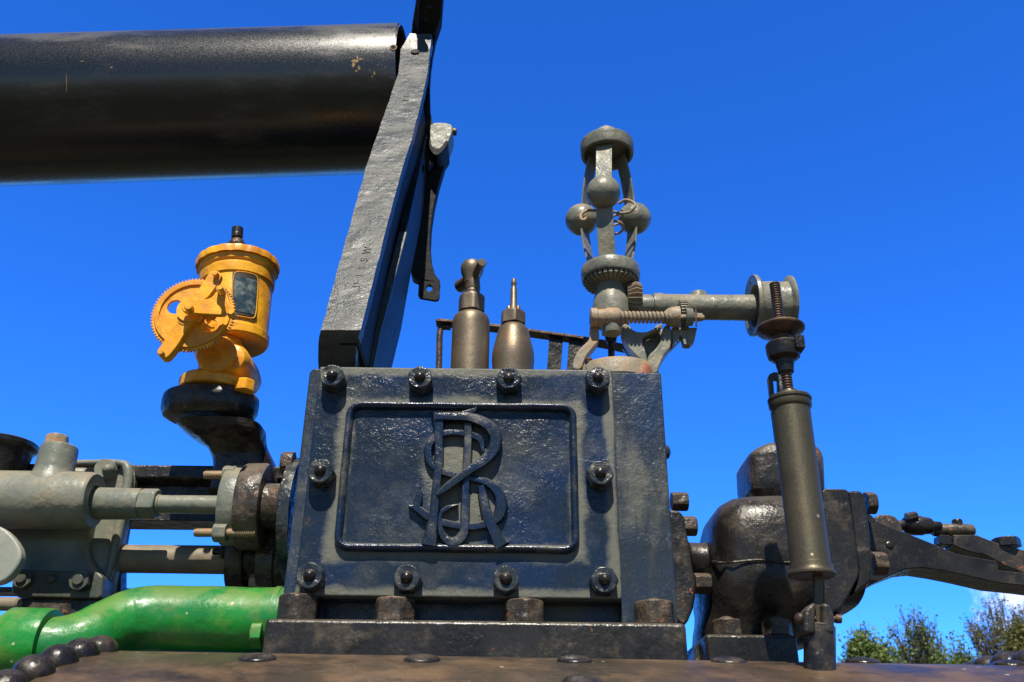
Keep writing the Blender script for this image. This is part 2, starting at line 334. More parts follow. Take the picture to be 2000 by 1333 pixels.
def hexnut(c, axis, r, h, chamf=0.18, phase=0.0, base=0.0, e=None):
    """hexagonal nut with chamfered corners, built from c outwards along axis"""
    mb = MB(); d = axis.normalized(); u = e or (X if abs(d.x) < 0.8 else Z); u = (u - d * u.dot(d)).normalized(); v = d.cross(u)
    seg = 36; rs = []
    for t, lim in ((base, 9), (h * (1 - chamf), 9), (h * (1 - chamf * 0.5), 0.95), (h, 0.86)):
        ring = []
        for i in range(seg):
            a = 2 * math.pi * i / seg; k = math.cos(math.pi / 6) / math.cos(((a - phase + math.pi / 6) % (math.pi / 3)) - math.pi / 6)
            ring.append(c + d * t + (u * math.cos(a) + v * math.sin(a)) * r * min(k, lim))
        rs.append(ring)
    mb.rings(rs); return mb
def nut(name, c, axis, r, h, mat, parent, stud=0.4, studh=0.35, phase=None, bevel=0.0006, domed=True, studmat=None):
    ph = random.uniform(0, 1) if phase is None else phase
    o = hexnut(c, axis, r, h, phase=ph).build(name, mat, parent, bevel=bevel, origin=c, sharp=28)
    if stud:
        d = axis.normalized(); q = MB(); p0 = c + d * h * 0.9
        if domed: q.dome(p0, d, r * stud, h * (studh + 0.1), 20)
        else: q.lathe(p0, p0 + d, [(0, r * stud), (h * studh, r * stud), (h * (studh + .08), r * stud * 0.85)], 20)
        q.build('stud', studmat or mat, o, origin=p0)
    return o
def thread(mb, A, B, r, pitch, depth=0.18, seg=16):
    L = (B - A).length; n = int(L / pitch); pr = [(0, r * 0.9)]
    for i in range(n):
        t = i * pitch; pr += [(t + pitch * .25, r * (1 - depth)), (t + pitch * .5, r), (t + pitch * .75, r), (t + pitch, r * (1 - depth))]
    pr.append((L, r * 0.85)); return mb.lathe(A, B, pr, seg)

# ================================================================== SETTING
def ground():
    m = bpy.data.materials.new('grass_ground'); m.use_nodes = True; nt = m.node_tree; b = nt.nodes['Principled BSDF']; b.inputs['Roughness'].default_value = 0.9
    tc = N(nt, 'ShaderNodeTexCoord'); n = noise(nt, tc.outputs['Object'], 0.35, 8, 0.65); n2 = noise(nt, tc.outputs['Object'], 6, 6, 0.7)
    nt.links.new(mixc(nt, ramp(nt, mth(nt, 'ADD', mth(nt, 'MULTIPLY', n, .6), mth(nt, 'MULTIPLY', n2, .4)), .4, .6), (0.025, 0.038, 0.010), (0.065, 0.05, 0.028)), b.inputs['Base Color'])
    mb = MB(); g = 24; R_ = 1200
    rs = [[Vector((R_ * (r / 14) ** 3 * math.cos(2 * math.pi * i / 64), R_ * (r / 14) ** 3 * math.sin(2 * math.pi * i / 64), 0)) for i in range(64)] for r in range(1, 15)]
    mb.rings(rs, cap0=True, cap1=False); o = mb.build('ground', m, origin=Vector((0, 0, 0))); o['kind'] = 'structure'
ground()

def clouds():                     # one small fair-weather cloud low on the right, in the sky itself
    nt = w.node_tree; tc = N(nt, 'ShaderNodeTexCoord'); c = ray(1975, 1178).normalized()
    vm = N(nt, 'ShaderNodeVectorMath', operation='DISTANCE'); nt.links.new(tc.outputs['Generated'], vm.inputs[0]); vm.inputs[1].default_value = c
    nz = noise(nt, tc.outputs['Generated'], 26, 7, 0.6)
    d = mth(nt, 'SUBTRACT', mth(nt, 'MULTIPLY', nz, 0.10), mth(nt, 'SUBTRACT', vm.outputs['Value'], 0.0))
    f = mth(nt, 'MULTIPLY', ramp(nt, d, 0.008, 0.040), 0.8)
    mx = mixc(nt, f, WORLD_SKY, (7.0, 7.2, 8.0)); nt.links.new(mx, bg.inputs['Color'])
clouds()

# ================================================================== BOILER
def boiler():
    xl = hit(95, 1305).x; xr = P(2040, 1285, -0.045).x; org = Vector((BC.x, BC.y, BC.z - RB))
    tlt = Matrix.Translation(BC) @ Matrix.Rotation(0.005, 4, 'Y') @ Matrix.Translation(-BC)
    t = thing('boiler', org, 'large rusty brown riveted boiler barrel running along the bottom under the whole engine', 'boiler')
    def shell(x0, x1, R, name, lip=0.0):
        c = lambda x: Vector((x, BC.y, BC.z))
        return MB().lathe(c(x0), c(x1), [(0, R - 0.012), (0.0, R - .003), (0.003, R), (x1 - x0 - .003, R), (x1 - x0, R - .003), (x1 - x0, R - 0.012)], 256, e=Z).build(name, M_boiler, t)
    shell(xl, xr, RB, 'barrel'); shell(xl - 0.9, xl - .001, RB - 0.10, 'smokebox'); shell(xr + .001, xr + 1.1, RB - 0.02, 'firebox')
    def at(x, a, r=RB): return Vector((x, BC.y - math.sin(a) * r, BC.z + math.cos(a) * r)), Vector((0, -math.sin(a), math.cos(a)))
    proto = []
    def rivet(x, a, r, h, fl=1.0, k=0):
        p, n = at(x, a)
        key = (r, h)
        o = MB().dome(p, n, r, h, 28, fl).build('rivet', M_rivet, t, origin=p) if not proto or proto[-1][0] != key else None
        if o: proto.append((key, o, a)); return
        s = proto[-1][1].copy(); COL.objects.link(s); s.parent = t; s.location = p - org
        s.rotation_euler = (a - proto[-1][2], 0, 0)
    # ring seam at the left end: big domed rivets marching over the top
    a_of = lambda p: math.atan2(-(p.y - BC.y), p.z - BC.z)
    a0 = a_of(hit(50, 1325)); a1 = a_of(hit(108, 1296)); st = (a0 - a1)
    st = 0.0640
    xl_r = xl - 0.006
    for k in range(-5, 3): rivet(xl_r, a1 + .006 - st * k, 0.0160, 0.0140)
    for k in range(-4, 12): rivet(xr - 0.02, a1 + .02 - st * k, 0.0175, 0.0145)
    # low pan-head rivets along the top, and one row below
    for x_ in (533, 820, 1102, 1393, 1672, 1960): 
        p = hit(x_, 1283 if x_ > 600 else 1275); rivet(p.x, a_of(hit(x_, 1291)), 0.0161, 0.0052)
    p = hit(1122, 1332)
    for k in (-1, 0, 1): rivet(p.x + k * 0.72, a_of(hit(1122, 1338)), 0.0170, 0.0075)
boiler()
BO = bpy.data.objects['boiler']; BO.rotation_euler = (0, 0.005, 0)

# ================================================================== STEAM CHEST
YC = -0.012
def chest():
    t = thing('steam_chest', CH0, 'dark navy cast steam chest with bolted cover bearing a raised monogram in a beaded frame', 'steam chest')
    TL, TR, BL, BR = P(604, 720, 0), P(1290, 729, 0), P(549, 1207, 0), P(1326, 1222, 0)
    xl = (TL.x + BL.x) / 2; xr = (TR.x + BR.x) / 2; zt = (TL.z + TR.z) / 2; zb = (BL.z + BR.z) / 2
    zs = P(800, 1172, 0).z
    xs = P(1212, 1170, 0).x
    MB().box((xl, 0.022, zb), (xr, 0.22, zt - .0005)).build('chest_body', M_chest, t, bevel=0.003)
    # machined joint face: broad strip all round in front of the body, open along the bottom below the cover
    MB().prism([Vector(p) for p in ((xl, 0, zb), (xl + .018, 0, zb), (xl + .018, 0, zs), (xs, 0, zs), (xs, 0, zb), (xr, 0, zb), (xr, 0, zt), (xl + .004, 0, zt + .0004), (xl, 0, zt - .004))], Vector((0, 0.0218, 0))).build('joint_flange', M_chest, t, bevel=0.0015)
    a, b, c, d = P(620, 716, YC), P(1197, 722, YC), P(1215, 1171, YC), P(579, 1164, YC)
    x0 = (a.x + d.x) / 2; x1 = (b.x + c.x) / 2; z1 = (a.z + b.z) / 2; z0 = (c.z + d.z) / 2
    MB().box((x0, YC, z0), (x1, -0.0003, z1)).build('cover_plate', M_cover, t, bevel=0.0022)
    # raised bead frame
    e = COVER['bead']; cx, cz = e[0] + CH0.x, e[1] + CH0.z; hx, hz = e[2] - .004, e[3] - .004; r = 0.012; pts = []
    for sx_, sz_, a0 in ((1, 1, 0), (-1, 1, 90), (-1, -1, 180), (1, -1, 270)):
        for k in range(7): an = rad(a0 + 15 * k); pts.append(Vector((cx + sx_ * (hx - r) + r * math.cos(an), YC - .001, cz + sz_ * (hz - r) + r * math.sin(an))))
    rs = []
    for i, p in enumerate(pts):
        tg = (pts[(i + 1) % len(pts)] - pts[i - 1]).normalized(); nn = tg.cross(Yv)
        rs.append([p + nn * 0.0042 * math.cos(an) - Yv * 0.0078 * math.sin(an) for an in [math.pi * q / 8 for q in range(9)]])
    mb = MB()
    # densify straight runs
    R2 = []
    for i in range(len(rs)):
        a_, b_ = rs[i], rs[(i + 1) % len(rs)]; n = max(1, int((a_[0] - b_[0]).length / 0.006))
        for k in range(n): R2.append([p.lerp(q, k / n) for p, q in zip(a_, b_)])
    mb.rings(R2, closed_ring=False, loop=True).build('beaded_frame', M_bead, t, wob=0.0006, sharp=60)
    monogram(t)
    for i, (x, y) in enumerate(((648, 733), (820, 736), (994, 738), (1168, 737), (625, 919), (1173, 923), (604, 1124), (794, 1128), (988, 1130), (1181, 1132))):
        c = P(x, y, YC - 0.019); c.y = YC
        nut('cover_nut', c, -Yv, 0.0146, 0.0185, M_nut, t, stud=0.45, studh=0.30, bevel=0.0008, studmat=M_black)
    MB().hl(1300, 884, .10, [(1290, 15), (1300, 15), (1306, 12), (1309, 6)], 24).build('side_plug', M_nut, t)
    # foot flange with its edge rounded over
    A, B = P(514, 1240, -0.036), P(1343, 1254, -0.036); zt2 = P(900, 1211, -0.036).z; zb2 = P(930, 1300, -0.036).z
    MB().box((A.x, -0.036, zb2), (B.x, 0.20, zt2)).build('foot_flange', M_black, t, bevel=0.005, sub=0)
    for x, y in ((583, 1180), (771, 1186), (1023, 1190), (1278, 1192)):
        c = P(x, y, -0.012); c.z = zt2 - 0.0005
        hh = P(x, y - 22, -0.030).z - c.z
        nut('foot_nut', c, Z, 0.0215, hh, M_oldnut, t, stud=0.55, studh=0.16, phase=random.choice((0.1, 0.3, 0.55, .75)), bevel=0.0012)
def crbn(pts, ws, sub):
    P3 = [Vector((a, b, 0)) for a, b in pts]; p, w_ = crom(P3, ws, sub); return p, w_
def stroke(mb, zpts, ws, h, base=YC):
    p2, w2 = crbn(zpts, ws, 7); rs = []
    for i, p in enumerate(p2):
        tg = (p2[min(i + 1, len(p2) - 1)] - p2[max(i - 1, 0)]).normalized(); n = Vector((-tg.y, tg.x, 0)); hw = max(w2[i], 4) / 2 * 1.08
        sec = []
        for k, hh in ((-1, -.001), (-1, h * .55), (-.72, h * .95), (0, h), (.72, h * .95), (1, h * .55), (1, -.001)):
            q = p + n * hw * k; sec.append(P(640 + q.x / 3.508, 740 + q.y / 3.508, base - max(hh, -0.001) * 1.0))
        rs.append(sec)
    mb.rings(rs, closed_ring=False)
    for r in (rs[0], rs[-1]): mb.face([mb.bm.verts.new(v) for v in r])
def monogram(t):
    o = thing('monogram', (0, 0, 0), None, None); o.parent = t; o.location = P(900, 940, YC) - CH0
    mb = MB()
    stroke(mb, [(758, 226), (762, 300), (762, 420), (758, 600), (744, 760), (730, 900), (712, 1040), (698, 1140)], [96, 74, 62, 58, 58, 62, 80, 118], .0115)
    stroke(mb, [(735, 258), (860, 258), (960, 262), (1050, 290), (1118, 338), (1150, 410), (1132, 490), (1070, 562), (980, 622), (900, 680), (820, 740), (750, 795)], [52, 56, 60, 66, 76, 86, 80, 66, 58, 56, 50, 26], .0138)
    stroke(mb, [(1050, 730), (1075, 850), (1105, 970), (1150, 1070), (1192, 1145)], [46, 62, 66, 82, 112], .0108)
    mb.build('letter_r', M_bead, o)
    mb = MB()
    stroke(mb, [(1062, 500), (1045, 415), (960, 378), (860, 366), (775, 378), (715, 420), (688, 490), (702, 565), (760, 622), (845, 655), (930, 672), (1020, 688), (1100, 715), (1165, 775), (1190, 860), (1172, 935), (1110, 985), (1020, 1010), (930, 1012), (840, 998), (750, 975), (680, 940), (612, 890), (556, 870)],
           [20, 46, 46, 42, 44, 46, 54, 50, 46, 44, 42, 44, 52, 66, 82, 78, 56, 50, 48, 48, 54, 60, 46, 8], .0082)
    stroke(mb, [(634, 738), (628, 800), (610, 862), (590, 885)], [6, 44, 56, 20], .0082)
    mb.build('letter_s', M_bead, o)
    mb = MB()
    stroke(mb, [(962, 306), (960, 450), (952, 620), (944, 800), (940, 960), (935, 1050), (895, 1108), (838, 1118), (790, 1078), (768, 1000), (775, 925), (820, 885), (895, 862)], [60, 58, 56, 56, 60, 66, 66, 62, 52, 34, 26, 30, 8], .0098)
    stroke(mb, [(925, 238), (975, 225), (1008, 212), (1022, 186)], [30, 36, 30, 6], .0098)
    mb.build('letter_j', M_bead, o)
chest()

# ================================================================== CHIMNEY AND ITS REST
def chimney():
    Yc = 0.42; A = P(772, 200, Yc); r = 0.5 * (P(772, 46, Yc - 0.09).z - P(772, 340, Yc - .05).z) * 0.985
    zc = 0
    # centre height so that the silhouette spans the photographed band
    def span(z, rr):
        d = math.hypot(Yc - CAM.y, z - CAM.z); e = math.atan2(z - CAM.z, Yc - CAM.y); k = math.asin(rr / d); return e + k, e - k
    et = math.atan2(ray(772, 47).z, ray(772, 47).y); eb = math.atan2(ray(700, 336).z, ray(700, 336).y)
    em = (et + eb) / 2; D_ = Yc - CAM.y; zc = CAM.z + math.tan(em) * D_; r = math.sin((et - eb) / 2) * math.hypot(D_, zc - CAM.z)
    r *= 1.015; xe = P(781, 100, Yc - r * .6).x; c = Vector((xe, Yc, zc)); L = 2.6
    tilt = Vector((-1, 0.0, -0.054)).normalized()
    t = thing('chimney', c, 'long black folded-down chimney tube lying across the upper left against the sky', 'chimney')
    MB().lathe(c, c + tilt, [(0.0, r - .004), (0.0, r), (0.3, r), (0.9, r), (1.6, r), (L, r), (L, r - .004), (1.0, r - .004)], 128, caps=False, e=Z).rings([[c + tilt * a + (Z * math.cos(2 * math.pi * i / 96) + Yv * math.sin(2 * math.pi * i / 96)) * (r - .004) for i in range(96)] for a in (0, L)], cap0=False, cap1=False).build('chimney_tube', M_chim, t)
    # bolt hole near the rim with a rusty rim round it
    hp = P(769, 93, Yc - r); dirn = Vector((0, hp.y - Yc, hp.z - zc)); 
    d = ray(768, 93); a = d.y ** 2 + d.z ** 2; q = CAM - c; b = 2 * (q.y * d.y + q.z * d.z); cc = q.y ** 2 + q.z ** 2 - r * r
    tt = (-b - math.sqrt(max(b * b - 4 * a * cc, 0))) / (2 * a); hp = CAM + d * tt; n = Vector((0, hp.y - Yc, hp.z - zc)).normalized()
    MB().lathe(hp, hp + n, [(-.002, .0068), (.0008, .0068), (.0010, .0045), (-.001, .004)], 20).build('bolt_hole', M_steel, t)
    MB().lathe(hp, hp + n, [(0, .0040), (.0013, .0038)], 16).build('hole_core', simple('dark_hole', (0.003, 0.003, 0.003), 0.9), t)
    # paint worn through to primer near the rim
    def onsurf(px, py, k=1.003):
        d = ray(px, py); a = d.y ** 2 + d.z ** 2; x = c.x
        for _ in range(5):      # follow the tube's slight slope
            q = CAM - Vector((c.x, c.y, c.z + (x - c.x) * .054)); b = 2 * (q.y * d.y + q.z * d.z); cc = q.y ** 2 + q.z ** 2 - (r * k) ** 2
            h_ = CAM + d * ((-b - math.sqrt(max(b * b - 4 * a * cc, 0))) / (2 * a)); x = h_.x
        return h_
    mb = MB(); rr = random.Random(3)
    def chip(x, y, w_, h_):
        n_ = 9; mb.face([mb.bm.verts.new(onsurf(x + w_ * math.cos(i * 2 * math.pi / n_) * rr.uniform(.4, 1.1), y + h_ * math.sin(i * 2 * math.pi / n_) * rr.uniform(.4, 1.1))) for i in range(n_)])
    for x, y, a_, b_ in ((698, 113, 2, 7), (694, 120, 9, 3.5), (690, 128, 4, 6), (701, 133, 3, 5), (705, 116, 5, 3), (696, 139, 3, 2.5), (731, 144, 2.6, 6), (727, 150, 2, 3), (738, 128, 1.4, 1.4), (753, 132, 1.5, 1.5), (130, 160, .9, 20), (218, 132, 2, 2), (160, 120, 6, .5), (722, 137, 1.2, 2), (650, 120, 1, 1.5)): chip(x, y, a_, b_)
    mb.build('paint_chips', simple('primer', (0.33, 0.20, 0.07), 0.7), t)
chimney()

def rest():
    ft = P(690, 716, 0.05)
    t = thing('chimney_rest', ft, 'tall leaning cast iron arm with embossed letters, rising behind the chest corner', 'bracket')
    # the arm leans back and towards the right; stations down the front face: left px, right px, y px, depth
    st = [(801, 843, 66, 0.300), (783, 840, 97, 0.293), (778, 835, 143, 0.279), (767, 828, 176, 0.270), (737, 807, 262, 0.240), (714, 785, 330, 0.212), (680, 753, 453, 0.150), (650, 726, 560, 0.092), (627, 704, 645, 0.012), (623, 699, 658, 0.020), (621.5, 696, 672, 0.040), (621, 694, 735, 0.10)]
    pa, pb = P(783, 97, .293), P(627, 645, .012)
    def dep(y):
        lo, hi = -.3, 1.3
        for _ in range(40):
            m = (lo + hi) / 2
            if proj(pa.lerp(pb, m))[1] < y: lo = m
            else: hi = m
        return pa.lerp(pb, lo).y
    st = [(l, r_, y, dep(y) if 97 <= y <= 646 else d) for l, r_, y, d in st]
    mb = MB(); th = 0.020; rs = []
    for l, r_, y, d in st:
        a, b = P(l, y, d), P(r_, y, d); k = Vector((0, th, 0.0)); rs.append([a, b, b + k, a + k])
    # densify
    R2 = []
    for a, b in zip(rs, rs[1:]):
        n = max(1, int((a[0] - b[0]).length / .004))
        for q in range(n): R2.append([u.lerp(v, q / n) for u, v in zip(a, b)])
    R2.append(rs[-1]); R3 = []
    for r_ in R2:      # subdivide the face across for a slightly uneven casting
        a, b, c_, d_ = r_; n = 12; R3.append([a.lerp(b, i / n) for i in range(n + 1)] + [c_, c_.lerp(d_, .5), d_])
    mb.rings(R3).build('front_flange', M_arm, t, wob=0.0009, sharp=50, bevel=0)
    # web between the flanges
    mb = MB(); rs = []
    for l, r_, y, d in st[3:]:
        a, b = P(l, y, d), P(r_, y, d); m0 = a.lerp(b, .45); m1 = a.lerp(b, .92)
        rs.append([m0 + Vector((0, th, 0)), m1 + Vector((0, th, 0)), m1 + Vector((0.0, .17, 0)), m0 + Vector((0.0, .17, 0))])
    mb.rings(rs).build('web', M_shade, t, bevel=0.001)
    # rear flange, wider and offset to the right
    rr_ = [(806, 834, 262, .32), (800, 818, 340, .26), (779, 793, 453, .20), (752, 765, 560, .16), (728, 741, 650, .13), (710, 724, 735, .12)]
    mb = MB(); rs = []
    for l, r_, y, d in rr_:
        a, b = P(l, y, d), P(r_, y, d); k = Vector((0, .13 if y > 500 else .10, 0)); rs.append([a, b, b + k, a + k])
    mb.rings(rs).build('rear_flange', M_armshade, t, bevel=0.0015)
    mb = MB(); rs = []
    for l, r_, y, d in rr_[2:]:
        a, b = P(l, y, d - .004), P(r_ + 2, y, d - .004); k = Vector((0, .0035, 0)); rs.append([a, b, b + k, a + k])
    mb.rings(rs).build('lit_edge_strip', M_arm, t, bevel=0.0008)  # lighter strip added over the rear flange to draw its sunlit sliver
    # fork head above, dark
    mb = MB(); mb.prism([P(x, y, .325 - (62 - y) * .0007) for x, y in [(806, -120), (874, -120), (864, -10), (861, 32), (851, 62), (846, 68), (803, 62), (805, 52), (812, 0)]], Vector((0, .03, 0))); mb.build('fork_head', M_shade, t, bevel=0.002)
    mb = MB(); mb.prism([P(x, y, .305 - (62 - y) * .0007) for x, y in [(806, -118), (829, -118), (818, 0), (815, 50), (804, 50), (812, 0)]], Vector((0, .019, 0))); mb.build('fork_cheek', M_armshade, t, bevel=0.002)
    for x, y in ((838, 14), (832, 38)): 
        p = P(x, y, .3245 - (62 - y) * .0007); MB().dome(p, -Yv, .006, .003, 16).build('rivet', M_armshade, t, origin=p)
    # right-hand curved rib running from the head down into the lug
    rib = [(846, 60), (857, 38), (862, 30), (851, 75), (842, 120), (839, 165), (840, 215), (846, 248), (854, 262), (856, 300), (835, 330), (820, 300), (812, 262), (830, 190), (838, 143), (845, 90)]
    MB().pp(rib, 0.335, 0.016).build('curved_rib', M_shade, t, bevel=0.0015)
    p = P(811, 106, .300 - .0095); p.y = 0.293
    nut('head_bolt', p, (Vector((0, -1, .35))).normalized(), .0085, .008, M_armshade, t, stud=0)
    # grey lug with its through bolt
    MB().pp([(840, 240), (868, 239), (884, 244), (884, 256), (876, 278), (866, 293), (855, 305), (846, 300), (841, 285), (838, 262)], 0.328, 0.045, smooth=1).build('lug', M_grey, t, bevel=0.002)
    mb = MB().pp([(838, 262), (842, 285), (852, 291), (862, 288), (872, 272), (876, 278), (866, 294), (854, 304), (846, 301), (838, 288)], 0.320, 0.058, smooth=1); mb.build('lug_rim', M_shade, t, bevel=0.001)
    mb = MB().hl(884, 258, .352, [(872, 12), (881, 12), (881.5, 9), (884, 9), (884.5, 7.5), (891, 7.5), (892, 6)], 20); mb.build('through_bolt', M_steel, t)
    # long hooked strap hanging behind, ending in a drilled tab
    strap = [(846, 300), (868, 297), (872, 305), (866, 330), (857, 360), (848, 400), (842, 440), (840, 480), (843, 512), (849, 534), (856, 544), (859, 546), (858, 553), (850, 552), (834, 548), (818, 546), (806, 541), (803, 536), (800, 500), (800, 450), (806, 400), (815, 350), (830, 315)]
    MB().pp(strap, 0.36, 0.022, smooth=0).build('hook_strap', M_shade, t, bevel=0.002)
    hole = [(838.5 + 6 * math.cos(a * math.pi / 10), 563 + 6.5 * math.sin(a * math.pi / 10)) for a in range(20)]
    MB().pp([(818, 548), (859, 551), (858.5, 579), (856, 586), (849, 587), (820, 582), (816.5, 577)], 0.358, 0.006, holes=[hole]).build('drilled_tab', M_shade, t, bevel=0.0008)
    # bolt and boss inside the web
    p = P(822, 330, .30); MB().hl(812, 330, .30, [(800, 9), (818, 9), (818, 12), (826, 12), (826, 6), (830, 6)], 18).build('web_bolt', M_shade, t)
    # embossed letters up the arm
    def letters(txt, a, b, size, nm):
        cu = bpy.data.curves.new('tmp', 'FONT'); cu.body = txt; cu.size = 1; cu.extrude = 0.02; cu.bevel_depth = 0.004; cu.space_character = 1.35; cu.align_x = 'CENTER'; cu.align_y = 'CENTER'
        ob = bpy.data.objects.new('tmp', cu); COL.objects.link(ob); bpy.context.view_layer.update()
        me = bpy.data.meshes.new_from_object(ob.evaluated_get(bpy.context.evaluated_depsgraph_get())); bpy.data.objects.remove(ob)
        up = (b - a).normalized(); outw = X.cross(up).normalized() * -1
        if outw.y > 0: outw = -outw
        side = up.cross(outw) * 1.0; side = side if (up.cross(side)).dot(outw) > 0 else side
        yv = outw.cross(up); c = (a + b) / 2
        for v in me.vertices: v.co = (up * v.co.x * size + yv * v.co.y * size + outw * (v.co.z * size * 1.6 + 0.0002)) + c - ft
        me.materials.clear(); me.materials.append(M_arm)
        o = bpy.data.objects.new(nm, me); COL.objects.link(o); o.parent = t
    letters('D 1 S S W', P(700, 548, dep(548)), P(716, 495, dep(495)), .0150, 'embossed_letters')
    letters('T H', P(791, 205, dep(205)), P(796, 178, dep(178)), .0150, 'embossed_letters')
rest()

# ================================================================== RATCHET LUBRICATOR (YELLOW) AND ITS BRACKET
def frame_disc(c, n, up, pts2): # 2-D outline in the plane through c with normal n
    n = n.normalized(); u = up.normalized(); s_ = u.cross(n).normalized(); u = n.cross(s_); return [c + s_ * a + u * b for a, b in pts2]
def lubricator():
    YL = 0.10; A = P(457, 670, YL); B = P(466, 505, YL - 0.002); ax = (B - A); ax.normalize(); base = P(425, 752, YL)
    t = thing('lubricator', base, 'bright yellow oil lubricator with glass window and toothed ratchet wheel on a black lobed bracket', 'lubricator')
    mb = MB(); s0 = S(A)
    def ring(pxs):  # (pixel height above A along the axis, pixel radius)
        return [(h * 1.17 * s0, r * s0) for h, r in pxs]
    mb.lathe(A, B, ring([(-6, 20), (-6, 62), (-3, 66), (10, 66.5), (12, 64), (16, 63.5), (104, 69.5), (106, 69), (106, 72.5), (121, 74), (123, 71.5), (128, 71.5), (130, 75), (140, 76), (142, 74), (142, 20)]), 72).build('reservoir', M_yellow, t, bevel=0)
    # crimped lid with a scalloped lip
    rs = []
    for h, r, sc in ((141, 66, 0), (140, 81, 1), (139, 82, 1), (148, 82.5, 1), (152, 81, .8), (154, 74, 0), (157, 20, 0)):
        rg = []; u = X - ax * X.dot(ax); u.normalize(); v = ax.cross(u)
        for i in range(144): a = 2 * math.pi * i / 144; q = r - sc * 1.8 * (0.5 + 0.5 * math.cos(a * 17)) ** 3; rg.append(A + ax * (h * 1.17 * s0) + (u * math.cos(a) + v * math.sin(a)) * q * s0)
        rs.append(rg)
    MB().rings(rs).build('lid', M_yellow, t)
    top = A + ax * (157 * 1.17 * s0)
    k = thing('filler_knob', (0, 0, 0), None, None); k.parent = t; k.location = top - base
    MB().ball(top + ax * 27 * s0 - Yv * .012, 17 * s0).build('knob_ball', M_steel, k)
    MB().lathe(top + ax * 38 * s0 - Yv * .012, top + ax * 76 * s0 - Yv * .012, [(0, 8 * s0), (6 * s0, 8 * s0), (7 * s0, 11.5 * s0), (30 * s0, 11.5 * s0), (31 * s0, 10 * s0)], 24).build('knob_cap', M_black, k)
    for a in (-0.9, 0.25):
        c = top + ax * 27 * s0 - Yv * .012 + Vector((math.sin(a), -math.cos(a), -.1)).normalized() * 16.2 * s0
        MB().ball(c, 3.6 * s0, 14).build('knob_hole', M_black, k)
    # windows: curved glass in yellow surrounds on the drum
    u = X - ax * X.dot(ax); u.normalize(); v = ax.cross(u)
    def drum(az, h, r): return A + ax * (h * 1.17 * s0) + (u * math.sin(az) - v * math.cos(az)) * r * s0
    glass = simple('sight_glass', (0.10, 0.14, 0.14), 0.08, Specular_IOR_Level=0.8)
    gnt = glass.node_tree; gtc = N(gnt, 'ShaderNodeTexCoord'); gn = noise(gnt, gtc.outputs['Object'], 55, 5, .6); gb = gnt.nodes['Principled BSDF']
    gnt.links.new(mixc(gnt, ramp(gnt, gn, .42, .66), (0.03, 0.05, 0.055), (0.22, 0.25, 0.22)), gb.inputs['Base Color'])
    fr = simple('window_recess', (0.02, 0.014, 0.008), 0.6)
    for a0, a1 in ((0.18, 0.86), (-1.12, -0.42)):
        for nm, m_, g0, g1, h0, h1, r0 in (('window_recess', fr, a0 - .04, a1 + .04, 24, 101, 71.0), ('window_glass', glass, a0 + .03, a1 - .03, 29, 92, 71.9)):
            rs = []
            for i in range(13):
                az = g0 + (g1 - g0) * i / 12; rs.append([drum(az, h0, r0 - 4.2 * (1 - (h0 - 16) / 88)), drum(az, (h0 + h1) / 2, r0 - 2), drum(az, h1, r0 - .2), drum(az, h1, r0 - 5), drum(az, h0, r0 - 9)])
            MB().rings(rs).build(nm, m_, t)
        rs = []; n = 40
        for i in range(n):      # rounded surround
            q = 2 * math.pi * i / n; cx = math.copysign(abs(math.cos(q)) ** .35, math.cos(q)); cy = math.copysign(abs(math.sin(q)) ** .35, math.sin(q))
            az = (a0 + a1) / 2 + cx * (a1 - a0) / 2 * 1.06; h = 62 + cy * 41; rr = 70.6 - 4.2 * (1 - (h - 16) / 88); rs.append(drum(az, h, rr))
        MB().tube(rs, [1.3 * s0] * n, 8, sub=1, loop=True).build('window_surround', M_yellow, t)
    # neck bosses and foot
    MB().vl(428, 690, YL - .012, [(742, 42), (726, 34), (712, 36), (700, 45), (688, 47), (676, 46), (660, 36), (640, 30)], 48).build('neck', M_yellow, t)
    c1 = P(421, 690, YL - .05); MB().lathe(c1, c1 + Yv, [(0, .018), (.002, .0235), (.05, .0245), (.09, .022)], 40).build('cam_boss', M_yellow, t, bevel=.001)
    c1 = P(452, 704, YL - .03); MB().lathe(c1, c1 + Yv, [(-.012, .008), (-.008, .018), (0, .0215), (.05, .0225), (.07, .02)], 40).build('pump_boss', M_yellow, t, bevel=.001)
    MB().vl(418, 752, YL - .005, [(768, 64), (752, 66), (746, 62), (742, 40)], 48).build('foot', M_yellow, t, bevel=.001)
    nut('foot_bolt', P(476, 765, YL - .03), Z, .0125, .014, M_yellow, t, stud=0, phase=.4)
    # ratchet wheel: facing the camera side
    YW = YL - .085; wc = P(377, 614, YW); nrm = Vector((0.04, -1, 0.0)).normalized(); s1 = S(wc)
    R0 = 81.5 * s1; nt_ = 76; pts = []
    for i in range(nt_):
        a = 2 * math.pi * i / nt_; b = 2 * math.pi * (i + .75) / nt_; pts += [(R0 * math.cos(a), R0 * math.sin(a)), (R0 * .935 * math.cos(b), R0 * .935 * math.sin(b))]
    hl_ = lambda cx, cy, r: [(cx + r * math.cos(q * math.pi / 14), cy + r * math.sin(q * math.pi / 14)) for q in range(28)]
    w2 = frame_disc(wc, nrm, Z, pts); h1 = frame_disc(wc, nrm, Z, hl_(-37 * s1, 15 * s1, 15.5 * s1)); h2 = frame_disc(wc, nrm, Z, hl_(36 * s1, -24 * s1, 15 * s1)); 
    wh = MB().prism(w2, -nrm * .004, [h1, h2]).build('ratchet_wheel', M_yellow, t)
    ro = frame_disc(wc + nrm * .0025, nrm, Z, hl_(0, 0, R0 * .90)); ri = frame_disc(wc + nrm * .0025, nrm, Z, hl_(0, 0, R0 * .79))
    MB().prism(ro, -nrm * .0026, [ri]).build('wheel_rim', M_yellow, wh, bevel=.0005)
